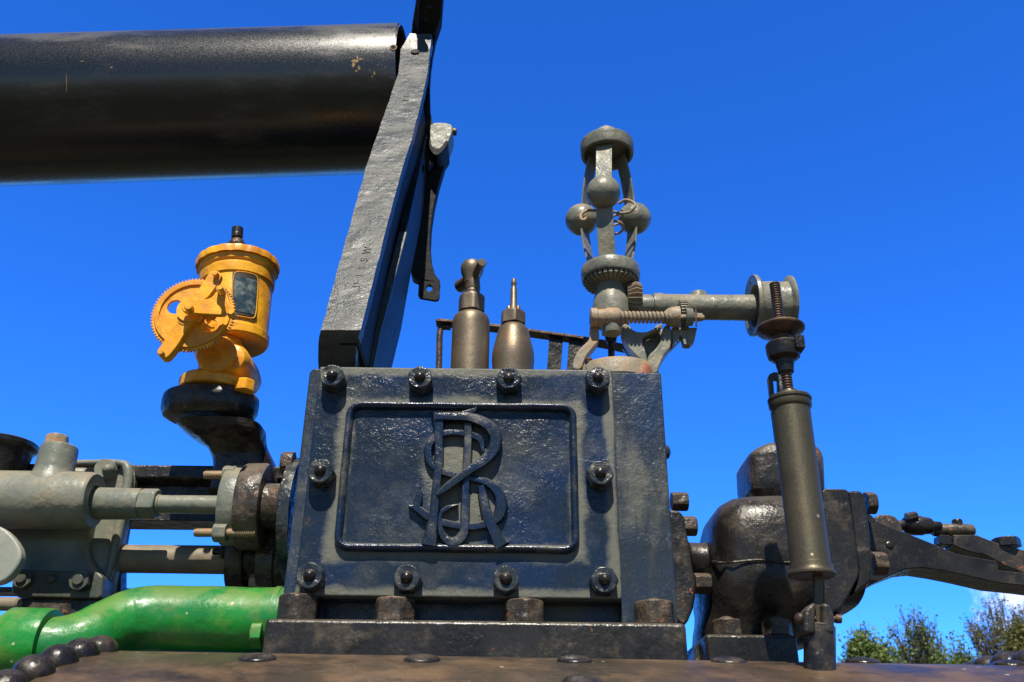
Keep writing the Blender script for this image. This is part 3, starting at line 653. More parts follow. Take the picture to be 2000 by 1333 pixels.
    MB().lathe(wc - nrm * .06, wc, [(0, .010), (.062, .010), (.0625, .016), (.072, .016)], 28).build('axle', M_yellow, t)
    def plate(nm, pz, off, th, bev=.0012):       # pixel outline from the second zoom (scale 6.35, origin 280,520)
        YY = YW - off; o = MB(); q = [(280 + a / 6.35, 520 + b / 6.35) for a, b in pz]
        return o.pp(chaikin(q, 2), YY, th).build(nm, M_yellow, t, bevel=bev)
    plate('drive_arm', [(470, 640), (500, 560), (600, 590), (700, 620), (640, 680), (560, 740), (440, 960), (330, 1100), (280, 1140), (210, 1140), (165, 1080), (170, 1040), (240, 950), (300, 840)], .009, .013)
    plate('bell_crank', [(465, 505), (480, 450), (540, 425), (640, 400), (780, 415), (860, 380), (905, 300), (950, 330), (1010, 480), (1030, 600), (900, 605), (700, 590), (520, 575), (475, 540)], .026, .007)
    plate('pawl_arm', [(640, 340), (740, 210), (815, 80), (850, 55), (925, 60), (965, 100), (960, 150), (880, 280), (770, 420), (640, 410), (560, 420), (590, 360)], .019, .0075)
    plate('link', [(890, 260), (930, 230), (990, 235), (1020, 300), (1060, 430), (1110, 520), (1130, 560), (1115, 590), (1060, 600), (1020, 590), (1010, 500), (940, 330), (900, 300)], .036, .012)
    for x, y, r, off, L in ((555, 495, 54, .034, .01), (888, 85, 36, .026, .012), (212, 1065, 36, .016, .012), (1085, 565, 40, .050, .014), (950, 265, 34, .050, .014)):
        c = P(280 + x / 6.35, 520 + y / 6.35, YW - off); rr = r / 6.35 * S(c)
        MB().lathe(c + Yv * L, c, [(0, rr), (L - .001, rr), (L, rr * .8)], 22).build('pin', M_yellow, t)
    c = P(362, 618, YW - .012); MB().lathe(c + Yv * .03, c, [(0, .012), (.018, .012), (.028, .010)], 28).build('hub', M_yellow, t)
    # split pin by the lower window of the wheel
    a = [P(280 + x / 6.35, 520 + y / 6.35, YW - .004) for x, y in ((740, 640), (775, 640), (770, 690), (800, 740), (850, 770), (880, 760))]
    MB().tube(a, [.0011] * 6, 8).build('split_pin', M_yellow, t)
lubricator()

def lub_bracket():
    YL = 0.10; base = P(465, 925, .15)
    t = thing('lubricator_bracket', base, 'thick black lobed bracket rising from the slide bar under the yellow lubricator', 'bracket')
    c = P(411, 792, YL); zc = P(411, 776, YL).z; s_ = S(c)
    # lobed table: two eyes joined, thick, seen from beneath
    out = []
    for i in range(64):
        a = 2 * math.pi * i / 64; r = 1 + .07 * math.cos(2 * a); out.append((c.x + 93 * s_ * r * .94 * math.cos(a), YL + .045 * r * math.sin(a)))
    rs = [[Vector((c.x + (x - c.x) * k, YL + (y - YL) * k, zc + h)) for x, y in out] for h, k in ((-.031, .80), (-.027, .93), (-.020, .99), (-.008, 1.0), (-.002, .985), (.0005, .95))]
    MB().rings(rs).build('table', M_blackd, t, bevel=0)
    secs = [(330, 500, 812, YL - .03, YL + .05), (352, 499, 828, YL - .026, YL + .06), (376, 502, 842, YL - .012, YL + .07), (395, 512, 862, YL + .01, YL + .085), (405, 523, 884, YL + .02, YL + .09), (407, 527, 902, YL + .02, YL + .09), (400, 530, 930, YL + .015, YL + .10), (395, 532, 950, YL + .015, YL + .10)]
    rs = []
    for l, r, y, y0, y1 in secs:
        a, b = P(l, y, y0), P(r, y, y0); rg = []
        for i in range(28):
            q = 2 * math.pi * i / 28; cx = math.copysign(abs(math.cos(q)) ** .6, math.cos(q)); cy = math.copysign(abs(math.sin(q)) ** .6, math.sin(q))
            rg.append(Vector(((a.x + b.x) / 2 + cx * (b.x - a.x) / 2, (y0 + y1) / 2 + cy * (y1 - y0) / 2, a.z)))
        rs.append(rg)
    MB().rings(rs).build('arm', M_blackd, t, wob=.0008)
lub_bracket()

# ================================================================== BRASS VALVES BEHIND THE CHEST
def valves():
    Yb = .115
    b = P(918, 720, Yb)
    t = thing('tee_handled_valve', b, 'cylindrical brass valve with hexagonal neck and tee handle, left of the pear-shaped one', 'valve')
    MB().vl(918, 700, Yb, [(760, 38), (718, 37.5), (640, 36.5), (628, 36), (621, 33), (617, 27)], 56).build('valve_body', M_brass, t)
    ax0 = MB().vl(921, 600, Yb, [(616, 25), (584, 24)], 6)
    c = P(921, 600, Yb); h0 = P(921, 612, Yb).z; h1 = P(921, 583, Yb).z; c.z = h0
    hexnut(c, Z, 27.5 * S(c), h1 - h0 + .002, phase=.25).build('hexagon', M_brass, t, bevel=.0006)
    MB().vl(922, 590, Yb, [(592, 16), (578, 15.5), (575, 14), (572, 15), (569, 14), (566, 15.5), (540, 13), (520, 12)], 32).build('spindle', M_brass, t)
    mb = MB(); cc = P(922, 528, Yb); s_ = S(cc)
    rs = [(-30 * s_, 13 * s_), (-20 * s_, 15 * s_), (-10 * s_, 20 * s_), (0, 22.5 * s_), (8 * s_, 22 * s_), (15 * s_, 18 * s_), (18 * s_, 8 * s_)]
    mb.lathe(cc, cc + Vector((0.05, 0, 1)), rs, 32); mb.build('handle_head', M_brass, t, bevel=0)
    q0 = P(928, 540, Yb + .0); q1 = P(942, 513, Yb - .045); d = (q1 - q0).normalized()
    MB().lathe(q0 - d * .03, q1, [(0, .0055), ((q1 - q0).length + .03 - .001, .0056), ((q1 - q0).length + .03, .0048)], 24).build('tee_bar', M_brass, t)
    q2 = P(906, 555, Yb + .03); MB().lathe(q0, q2, [(0, .006), (.02, .0085), ((q2 - q0).length + .01, .0095), ((q2 - q0).length + .013, .006)], 24).build('tee_bar', M_brass, t)
    b = P(1002, 720, Yb)
    t = thing('pear_shaped_valve', b, 'pear-shaped brass valve with a slender upright stem, right of the tee-handled one', 'valve')
    MB().vl(1002, 700, Yb, [(760, 38), (722, 40), (706, 41.5), (692, 41), (676, 37.5), (662, 33.5), (652, 31), (645, 29), (640, 24), (637, 20)], 56).build('valve_body', M_brass, t)
    c = P(1002, 640, Yb); c.z = P(1002, 636, Yb).z; hexnut(c, Z, 26 * S(c), P(1002, 612, Yb).z - c.z, phase=.15).build('hexagon', M_brass, t, bevel=.0006)
    for dx in (-9, 9): MB().vl(1003 + dx, 610, Yb - .008, [(616, 4.5), (600, 4.2), (598, 3)], 14).build('lug', M_brass, t)
    MB().vl(1003, 610, Yb, [(614, 9), (600, 8), (597, 6.8), (566, 6.3), (563, 4.8), (557, 4.6), (556, 5.3), (551, 5.3), (549, 4.6), (546, 4.4)], 24).build('stem', M_brass, t)
valves()

def guard():
    Yg = .30; a = P(853, 631, Yg)
    t = thing('guard_rail', P(1000, 720, Yg), 'thin rusty guard strip on flat posts running behind the brass valves', 'guard')
    pts = [P(x, y, Yg) for x, y in ((852, 631), (880, 633), (960, 641), (1040, 652), (1120, 663), (1180, 673), (1232, 684))]
    MB().tube(pts, [(.002, .011)] * 7, flat='strip', sub=4).build('strip', M_steel, t, bevel=.0004)
    MB().tube([P(x, y, Yg) for x, y in ((880, 640), (864, 640), (859, 652), (858, 690), (857, 730))], [.0048] * 5, 14, sub=6).build('bent_bar', M_steel, t)
    for x in ((1073, 1067), (1112, 1106)):
        MB().pp([(x[0], 656), (x[0] + 27, 659), (x[1] + 27, 740), (x[1], 740)], Yg - .004, .005).build('post', M_black, t, bevel=.0005)
    for x, y in ((1122, 662), (1012, 645)): p = P(x, y - 1, Yg); MB().dome(p, Z, .005, .003, 14).build('rivet', M_steel, t, origin=p)
    MB().pp([(1212, 676), (1222, 672), (1243, 690), (1240, 696), (1226, 693)], Yg - .004, .006).build('end_clip', M_black, t)
guard()

# ================================================================== GOVERNOR
def governor():
    Yg = .12; x0 = 1194; base = P(1200, 716, Yg)
    t = thing('governor', base, 'tall grey speed governor with three balls, coil spring and side shaft with pulley', 'governor')
    cz = P(1192, 540, Yg); gx = P(1190, 540, Yg).x
    def cxy(py):    # centre at image height
        lo, hi = base.z - .1, base.z + .7
        for _ in range(40):
            m = (lo + hi) / 2
            if proj(Vector((gx, Yg, m)))[1] > py: lo = m
            else: hi = m
        return Vector((gx + .013 * (lo - base.z), Yg, lo))
    def vl(prof, seg=48): 
        A = cxy(prof[0][0]); return MB().lathe(A, A + Z, [((cxy(y) - A).z, r * S(cxy(y))) for y, r in prof], seg)
    # top cap and hollow ring
    vl([(284, 30), (278, 25), (267, 25), (263, 24), (259, 20), (254, 13), (250, 8), (248, 3)]).build('cap', M_gov, t)
    r = vl([(285, 2), (285, 43), (304, 45), (304.5, 50), (302, 51.5), (284, 51.8), (282.5, 50.5), (282, 30)]); 
    r.build('top_ring', M_gov, t)
    # lower ring with bevel teeth beneath
    vl([(548, 50), (550, 54.5), (547, 57), (531, 57.5), (527, 56), (526, 40), (524, 22)]).build('bevel_ring', M_gov, t)
    zt = cxy(548.5); zb = cxy(560); s_ = S(zt); mb = MB(); n = 30
    for i in range(n):
        a = 2 * math.pi * i / n; d = Vector((math.cos(a), math.sin(a), 0)); e = Vector((-math.sin(a), math.cos(a), 0))
        o0 = zt + d * 51 * s_; o1 = zb + d * 30 * s_ ; w0, w1 = .0021, .0012
        mb.rings([[o0 + e * w0 - Z * .006, o0 - e * w0 - Z * .006, o0 - e * w0 * 1.2 + Z * .004, o0 + e * w0 * 1.2 + Z * .004], [o1 + e * w1 - d * .0, o1 - e * w1, o1 - e * w1 + Z * .016, o1 + e * w1 + Z * .016]])
    mb.lathe(zt, zt - Z, [(0, 46 * s_), (.0045, 44 * s_), ((zt - zb).length, 26 * s_)], 40)
    mb.build('bevel_teeth', M_gov, t)
    # spring arms with balls
    zT, zB = cxy(300), cxy(528); H = zT.z - zB.z; fr = 30 * S(cxy(430)); 
    for k, az in enumerate((-105, 27, 146)):
        d = Vector((math.cos(rad(az)), math.sin(rad(az)), 0)); e = Vector((-d.y, d.x, 0)); pts = []
        for q in range(15):
            u = q / 14; bow = 40 * math.sin(math.pi * u) ** .8 * (.85 if u > .5 else 1); pts.append(Vector((gx + .013 * (zB.z + H * u - base.z), Yg, zB.z + H * u)) + d * (.0225 + bow * .00042))
        rs = []
        for i, p in enumerate(pts):
            tg = (pts[min(i + 1, 14)] - pts[max(i - 1, 0)]).normalized(); nn = e.cross(tg); wdt = .0112
            rs.append([p + e * wdt - nn * .0012, p - e * wdt - nn * .0012, p - e * wdt + nn * .0012, p + e * wdt + nn * .0012])
        MB().rings(rs).build('leaf_spring', M_gov, t, bevel=.0004)
        bc = Vector((gx + .013 * (zB.z + H * .495 - base.z), Yg, zB.z + H * (.495))) + d * (.0435)
        MB().ball(bc, .0232).build('ball', M_gov, t)
        if k:        # wire loops between the balls
            lp = ((1208, 398), (1222, 391), (1237, 396), (1240, 404), (1228, 415), (1203, 417)) if k == 1 else ((1166, 412), (1146, 412), (1134, 421), (1138, 431), (1146, 427), (1160, 434))
            MB().tube([P(x, y, Yg - .028 + .004 * abs(i - 3)) for i, (x, y) in enumerate(lp)], [.0021] * 6, 10).build('wire_loop', M_govrust, t)
    vl([(560, 7), (470, 7), (468, 11), (455, 11), (452, 7), (300, 6)], 20).build('spindle', M_govrust, t)
    mb = MB(); cp = [cxy(430) + Vector((.010 + .010 * math.cos(a * .9), .010 * math.sin(a * .9), -.0022 * a + .018)) for a in range(18)]
    mb.tube(cp, [.0017] * 18, 8, sub=3).build('centre_spring', M_govrust, t)
    # hub below the ring
    vl([(634, 33), (618, 35), (600, 36.5), (588, 34), (574, 30), (560, 26), (552, 26)]).build('hub', M_gov, t)
    p = cxy(600)
    # side shaft, pinion, sleeve, pulley
    Ys = Yg
    mb = MB(); pc = P(1236, 583, Ys - .01)
    A = P(1224, 583, Ys - .004); B = P(1252, 583, Ys - .004); r0, r1 = 26 * S(A), 36 * S(A); nT = 20; prof = []
    for f, sc_ in ((0, (20, 24)), (.55, (27, 34)), (1, (24, 29))):
        ring = []
        for i in range(nT):
            a = 2 * math.pi * i / nT
            for da, rr_ in ((0, sc_[0]), (.08, sc_[0]), (.13, sc_[1]), (.19, sc_[1])): ring.append(A.lerp(B, f) + (Yv * math.cos(a + da) + Z * math.sin(a + da)) * rr_ * S(A))
        prof.append(ring)
    mb.rings(prof).build('bevel_pinion', M_govrust, t, bevel=.0003)
    MB().hl(1300, 600, Ys, [(1244, 22), (1249, 24), (1271, 24), (1272, 22), (1274, 22), (1275, 26.5), (1290, 27.5), (1296, 25.5), (1400, 25), (1466, 26), (1474, 26), (1500, 20)], 48).build('shaft_sleeve', M_gov, t)
    MB().vl(1365, 590, Ys, [(594, 17), (577, 17), (574, 15.5), (573, 12)], 32).build('oil_boss', M_gov, t)
    mb = MB().hl(1505, 598, Ys, [(1472, 48), (1468, 56), (1468, 60), (1474, 61), (1478, 58), (1480, 49), (1484, 47.5), (1505, 48.5), (1530, 47.5), (1534, 49), (1536, 57), (1539, 60), (1543, 59), (1543, 40)], 72, caps=False)
    mb.hl(1505, 598, Ys, [(1472, 48), (1474, 42), (1486, 40), (1520, 20)], 64, caps=False); mb.hl(1505, 598, Ys, [(1543, 40), (1530, 20)], 64, caps=False)
    mb.build('belt_pulley', M_gov, t, sharp=40)
    # speeder spring across the front
    Yp = Yg - .052
    A = P(1211, 620, Yp); B = P(1312, 620, Yp); L = (B - A).length; n = 13; mb = MB(); pts = []
    for i in range(n * 14 + 1):
        a = 2 * math.pi * i / 14; pts.append(A + X * (L * i / (n * 14)) + (Yv * math.cos(a) + Z * math.sin(a)) * .0058)
    mb.tube(pts, [.00225] * len(pts), 8, sub=1).build('coil_spring', M_govrust, t)
    MB().hl(1260, 620, Yp, [(1200, 6), (1372, 6), (1375, 4.5)], 20).build('spring_rod', M_govrust, t)
    MB().hl(1185, 621, Yp + .006, [(1152, 14), (1154, 19), (1166, 19), (1168, 16.5), (1182, 17.5), (1186, 20), (1206, 20), (1212, 16), (1213, 10)], 36).build('spring_boss', M_govrust, t)
    MB().vl(1196, 640, Yp + .010, [(652, 17), (640, 19), (626, 19)], 24).build('boss_stub', M_gov, t)
    # adjusting wheel
    MB().hl(1320, 620, Yp + .004, [(1298, 12), (1304, 17), (1312, 20), (1326, 22)], 32).build('thrust_collar', M_govrust, t)
    mb = MB(); A = P(1325, 622, Yp + .02); B = P(1340, 622, Yp + .02); rings_ = []
    for f in (0, 1):
        rg = []
        for i in range(34):
            a = 2 * math.pi * i / 34
            for da, rr_ in ((0, 31), (.07, 31), (.09, 36), (.15, 36)): rg.append(A.lerp(B, f) + (Yv * math.cos(a + da) + Z * math.sin(a + da)) * rr_ * S(A))
        rings_.append(rg)
    mb.rings(rings_).build('adjusting_gear', M_gov, t, bevel=.0003)
    MB().hl(1350, 620, Yp + .002, [(1338, 20), (1344, 18), (1352, 17), (1355, 9), (1371, 8), (1373, 6)], 28).build('adjusting_nut', M_gov, t)
    a = P(1359, 600, Yp - .004); b = P(1360, 638, Yp - .004); MB().tube([a, a.lerp(b, .5), b], [.0012, .0012, .0012], 8).build('split_pin', M_steel, t)
    MB().pp([(1312, 640), (1362, 640), (1356, 668), (1348, 674), (1336, 673), (1332, 658), (1328, 655), (1324, 664), (1314, 672)], Yp + .012, .012).build('fork_plate', M_gov, t, bevel=.001)
    # stand: left bow leg, ring web and right leg
    L1 = [(1154, 622), (1168, 622), (1170, 645), (1171, 664), (1158, 680), (1144, 696), (1136, 722), (1118, 722), (1119, 705), (1127, 688), (1140, 674), (1152, 662), (1153, 645)]
    MB().pp(L1, Yp + .012, .020, smooth=1).build('left_leg', M_govrust, t, bevel=.0016)
    W1 = [(1216, 632), (1228, 634), (1234, 644), (1246, 649), (1262, 649), (1276, 643), (1283, 634), (1296, 632), (1290, 644), (1270, 652), (1259, 657), (1253, 664), (1262, 690), (1266, 712), (1258, 706), (1240, 692), (1224, 672), (1215, 652)]
    MB().pp(W1, Yp + .014, .018, smooth=1).build('curved_web', M_gov, t, bevel=.0018)
    L2 = [(1296, 634), (1312, 636), (1312, 676), (1300, 690), (1290, 710), (1284, 730), (1268, 730), (1264, 704), (1268, 692), (1282, 680), (1293, 662)]
    MB().pp(L2, Yp + .010, .026, smooth=1).build('right_leg', M_gov, t, bevel=.002)
    MB().pp([(1312, 650), (1332, 655), (1330, 664), (1312, 682), (1300, 694), (1290, 712), (1284, 730), (1268, 730), (1280, 700), (1296, 680)], Yp + .03, .010).build('rear_leg', M_gov, t, bevel=.001)
    # back wall of the web that closes the cup
    MB().pp([(1250, 655), (1262, 652), (1290, 642), (1300, 650), (1296, 672), (1284, 690), (1266, 704), (1258, 690)], Yp + .034, .004).build('cup_back', M_gov, t)
    # valve rod coming down in the middle
    MB().vl(1194, 690, Yg - .02, [(722, 6.5), (668, 6.5), (666, 5.5), (652, 5.5)], 20).build('valve_rod', M_black, t)
    MB().vl(1193, 655, Yg - .02, [(670, 6), (668, 10), (657, 12.5), (650, 12), (646, 8), (640, 8)], 24).build('rod_collar', M_black, t)
    MB().pp([(1176, 632), (1208, 632), (1206, 646), (1200, 648), (1199, 654), (1188, 654), (1186, 647), (1178, 646)], Yg - .028, .016).build('rod_crosshead', M_govrust, t, bevel=.001)
    # base disc and studs
    MB().vl(1203, 722, Yg - .008, [(760, 83), (736, 83), (730, 79), (722, 40)], 72).build('base_disc', M_govrust, t)
    MB().vl(1248, 722, Yg - .04, [(745, 26), (728, 26), (718, 22), (710, 12), (707, 5)], 28).build('rusty_boss', M_rustb, t)
    b = P(1150, 712, Yg - .04); mb = MB(); thread(mb, b - Z * .02, b + Z * .008, .0048, .0022); mb.build('threaded_stud', M_steel, t)
M_rustb = paint('red_rust_paint', (0.22, 0.075, 0.04), (0.27, 0.12, 0.07), dust=(0.28, 0.17, 0.09), damt=.3, rough=.6, bump=.4, bscale=200, pscale=30)
governor()


# ================================================================== SPRING BALANCE (BRASS CYLINDER AT RIGHT)
def balance():
    f0 = hit(1601, 1308); Yd = f0.y + .015
    base = hit(1601, 1304)
    t = thing('spring_balance', base, 'tall dark brass spring balance cylinder with threaded rod, hand disc and forked foot', 'spring balance')
    # axis through the clevis foot and the rod tip, both on the same vertical plane
    a, b = (1601, 1240), (1513, 556)
    Y2 = (Yd, Yd + .0)
    al = lambda prof, seg=48, a=a, b=b: MB().al(a, b, Y2, prof, seg)
    axis = lambda py: a[0] + (b[0] - a[0]) * (a[1] - py) / (a[1] - b[1])
    # clevis
    mb = MB(); cl = (1601, 1240)
    lp = []
    for y0, y1 in (): pass
    cb = MB().al((1601, 1290), (1601, 1200), Yd, [(1320, 30), (1302, 31), (1290, 30.5), (1236, 30), (1222, 30)], 40); cb.build('fork_foot', M_blackd, t, bevel=.001)
    for dx in (-17, 17):
        sgn = 1 if dx > 0 else -1
        pts = [(1601 + sgn * 7, 1238), (1601 + sgn * 30, 1238), (1601 + sgn * 30, 1206), (1601 + sgn * 27, 1192), (1601 + sgn * 19, 1181), (1601 + sgn * 7, 1175)]
        MB().pp(pts, Yd - .0135, .028, smooth=0).build('fork_cheek', M_blackd, t, bevel=.004)
    MB().hl(1600, 1209, Yd, [(1557, 4), (1559, 8), (1571, 8), (1572, 5), (1632, 5), (1632, 8.5), (1642, 8.5), (1643, 6)], 24).build('clevis_pin', M_steel, t)
    c = P(1563, 1209, Yd); MB().ball(c, .0052, 16).build('pin_head', M_steel, t)
    MB().pp([(1591, 1090), (1607, 1090), (1608, 1180), (1610, 1205), (1606, 1226), (1596, 1226), (1594, 1200), (1591, 1178)], Yd - .003, .006).build('flat_rod', M_brassdk, t, bevel=.0006)
    # cylinder
    al([(1124, 26), (1127, 42), (1125, 46), (1121, 46), (1117, 43), (1112, 41.5), (1104, 41), (1103, 39), (1099, 38.2), (802, 36.6), (800, 38.5), (797, 40.5), (789, 41), (788, 39), (785.5, 39), (784.5, 41.5), (781, 42), (778, 40), (777, 25)], 72).build('cylinder', M_brassdk, t)
    al([(780, 20), (772, 19.5), (766, 18), (765, 12)]).build('top_collar', M_brassdk, t)
    # threaded rod in two lengths
    for y0, y1 in ((768, 712), (640, 554)):
        A = P(axis(y0), y0, Yd); B = P(axis(y1), y1, Yd); mb = MB(); thread(mb, A, B, 10.6 * S(A), .00285, .2, 20); mb.build('threaded_rod', M_steel, t, sharp=60)
    al([(728, 15), (718, 16.5), (706, 19), (700, 30), (690, 32.5), (676, 33), (672, 30), (668, 18), (662, 17)]).build('lock_nut', M_black, t)
    A = P(1559, 668, Yd - .01); MB().box((A.x - .005, Yd - .018, A.z - .010), (A.x + .004, Yd + .002, A.z + .004)).build('nut_lug', M_black, t, bevel=.001)
    al([(668, 16), (660, 19), (656, 26), (648, 44), (646, 46), (643, 46.5), (640, 44.5), (638, 20), (637, 11)], 64).build('hand_disc', M_steel, t)
    # slotted strap behind
    sl = [(1510, 741), (1519, 741), (1520, 775), (1514, 784)]
    MB().pp([(1500, 738), (1503, 731), (1511, 727), (1526, 727), (1540, 760), (1560, 860), (1580, 960), (1565, 960), (1536, 900), (1515, 860), (1506, 790)], Yd + .055, .006, holes=[sl]).build('slotted_strap', M_arm, t, bevel=.0006)
balance()

# ================================================================== REGULATOR HOUSING
def regulator():
    Yr = .13; base = P(1475, 1282, Yr)
    t = thing('regulator_housing', base, 'bulbous glossy black cast regulator housing bolted between the chest and lever arm', 'valve housing')
    # rounded main body: lofted rounded-box sections along X
    secs = [(1379, 1096, 30, .034), (1381, 1094, 55, .05), (1390, 1092, 76, .064), (1404, 1090, 91, .074), (1424, 1090, 101, .080), (1452, 1090, 105, .083), (1500, 1090, 106, .084), (1560, 1090, 106, .084), (1612, 1092, 104, .082), (1640, 1094, 100, .078)]
    rs = []
    for x, y, h, d in secs:
        c = P(x, y, Yr); hz = h * S(c); rg = []
        for i in range(56):
            q = 2 * math.pi * i / 56; e_ = .62; cx = math.copysign(abs(math.cos(q)) ** e_, math.cos(q)); cy = math.copysign(abs(math.sin(q)) ** e_, math.sin(q)); rg.append(c + Yv * d * cx + Z * hz * cy)
        rs.append(rg)
    MB().rings(rs).build('body', M_black, t, wob=.0006, sharp=70)
    c = P(1640, 1098, Yr - .085)
    rs = [];
    for i in range(20):  # casting seam
        x = 1392 + i * 13.2; rs.append(P(x, 1097 + 2.5 * math.sin(i * .7), Yr - (.066 if i == 0 else .080 if i < 3 else .0848)))
    MB().tube(rs, [.0014] * 20, 6, sub=2).build('casting_seam', M_black, t, wob=.0005)
    # pedestal and its foot
    rs = []
    for y, l, r, d in ((1098, 1384, 1676, .0835), (1112, 1386, 1676, .0850), (1140, 1391, 1672, .083), (1170, 1392, 1662, .077), (1195, 1387, 1648, .068), (1215, 1380, 1636, .060), (1245, 1376, 1610, .055)):
        a, b = P(l, y, Yr - d + .0), P(r, y, Yr - d); rg = []
        for i in range(40):
            q = 2 * math.pi * i / 40; cx = math.copysign(abs(math.cos(q)) ** .5, math.cos(q)); cy = math.copysign(abs(math.sin(q)) ** .5, math.sin(q)); rg.append(Vector(((a.x + b.x) / 2 + cx * (b.x - a.x) / 2, Yr + cy * d, a.z)))
        rs.append(rg)
    MB().rings(rs).build('pedestal', M_black, t, wob=.0012, sharp=60)
    a, b = P(1362, 1236, .02), P(1563, 1292, .02); MB().box((P(1378, 1236, .02).x, .02, b.z - .02), (b.x, .20, P(1378, 1238, .02).z)).build('foot', M_black, t, bevel=.004, wob=0)
    MB().pp([(1357, 1281), (1360, 1262), (1372, 1247), (1386, 1240), (1386, 1300), (1356, 1300)], .06, .05).build('foot_toe', M_blackd, t, bevel=.002)
    for x in (1421, 1519):
        c = P(x, 1238, .045); c.z = P(x, 1236, .02).z; nut('foot_nut', c, Z, .0165, .0165, M_oldnut, t, stud=.55, studh=.25, phase=.2 + x % 3 * .3, bevel=.001)
    # weighted block above
    rs = []
    for y, l, r, k in ((863, 1505, 1592, .036), (865, 1494, 1600, .042), (871, 1478, 1608, .045), (878, 1469, 1614, .046), (888, 1465, 1617, .047), (930, 1466, 1619, .044), (952, 1469, 1620, .044), (966, 1477, 1612, .040), (984, 1486, 1600, .030), (1000, 1484, 1600, .030)):
        yy = Yr - k + .02; a, b = P(l, y, yy), P(r, y, yy); rg = []
        for i in range(32):
            q = 2 * math.pi * i / 32; cx = math.copysign(abs(math.cos(q)) ** .36, math.cos(q)); cy = math.copysign(abs(math.sin(q)) ** .36, math.sin(q)); rg.append(Vector(((a.x + b.x) / 2 + cx * (b.x - a.x) / 2, Yr + .02 + cy * k, a.z)))
        rs.append(rg)
    MB().rings(rs).build('top_block', M_blackd, t, wob=.0008, sharp=32)
    # neck and left flange with bolts
    MB().hl(1370, 1092, Yr, [(1340, 40), (1346, 33), (1372, 31), (1388, 36), (1396, 46)], 48).build('neck', M_black, t, wob=.001)
    MB().pp([(1306, 994), (1330, 998), (1337, 1010), (1346, 1060), (1354, 1110), (1358, 1128), (1359, 1165), (1354, 1190), (1345, 1212), (1336, 1224), (1306, 1200)], Yr - .075, .13).build('left_flange', M_blackd, t, bevel=.004, sub=0)
    for x, y, yy, L in ((1311, 980, Yr - .03, 1343), (1334, 1028, Yr - .055, 1360), (1356, 1140, Yr - .055, 1388)):
        c = P(x, y, yy); h = P(L, y, yy).x - c.x; nut('flange_nut', c, X, .0118, h, M_oldnut, t, stud=0, phase=.5, bevel=.0008)
    # right-hand flanges
    poly = [(1606, 958), (1612, 954), (1652, 955), (1658, 960), (1672, 1060), (1678, 1112), (1676, 1128), (1660, 1160), (1640, 1190), (1610, 1200)]
    MB().pp(poly, Yr - .088, .17).build('body_flange', M_black, t, bevel=.006, wob=0)
    poly2 = [(1657, 958), (1680, 958), (1690, 966), (1700, 1040), (1706, 1112), (1704, 1134), (1686, 1150), (1668, 1162), (1676, 1128), (1677, 1108), (1668, 1040)]
    MB().pp(poly2, Yr - .084, .165).build('cover_flange', M_black, t, bevel=.004)
    MB().pp([(1640, 1160), (1684, 1148), (1680, 1160), (1672, 1164), (1662, 1162), (1650, 1168), (1640, 1212), (1630, 1216)], Yr - .06, .08).build('drain_lug', M_blackd, t, bevel=.002)
    for x, y, L in ((1690, 983, 1709), (1704, 1101, 1730)):
        c = P(x, y, Yr - .055); h = P(L, y, Yr - .055).x - c.x; nut('cover_nut', c, X, .0135, h, M_oldnut, t, stud=0, phase=.5, bevel=.0008)
regulator()

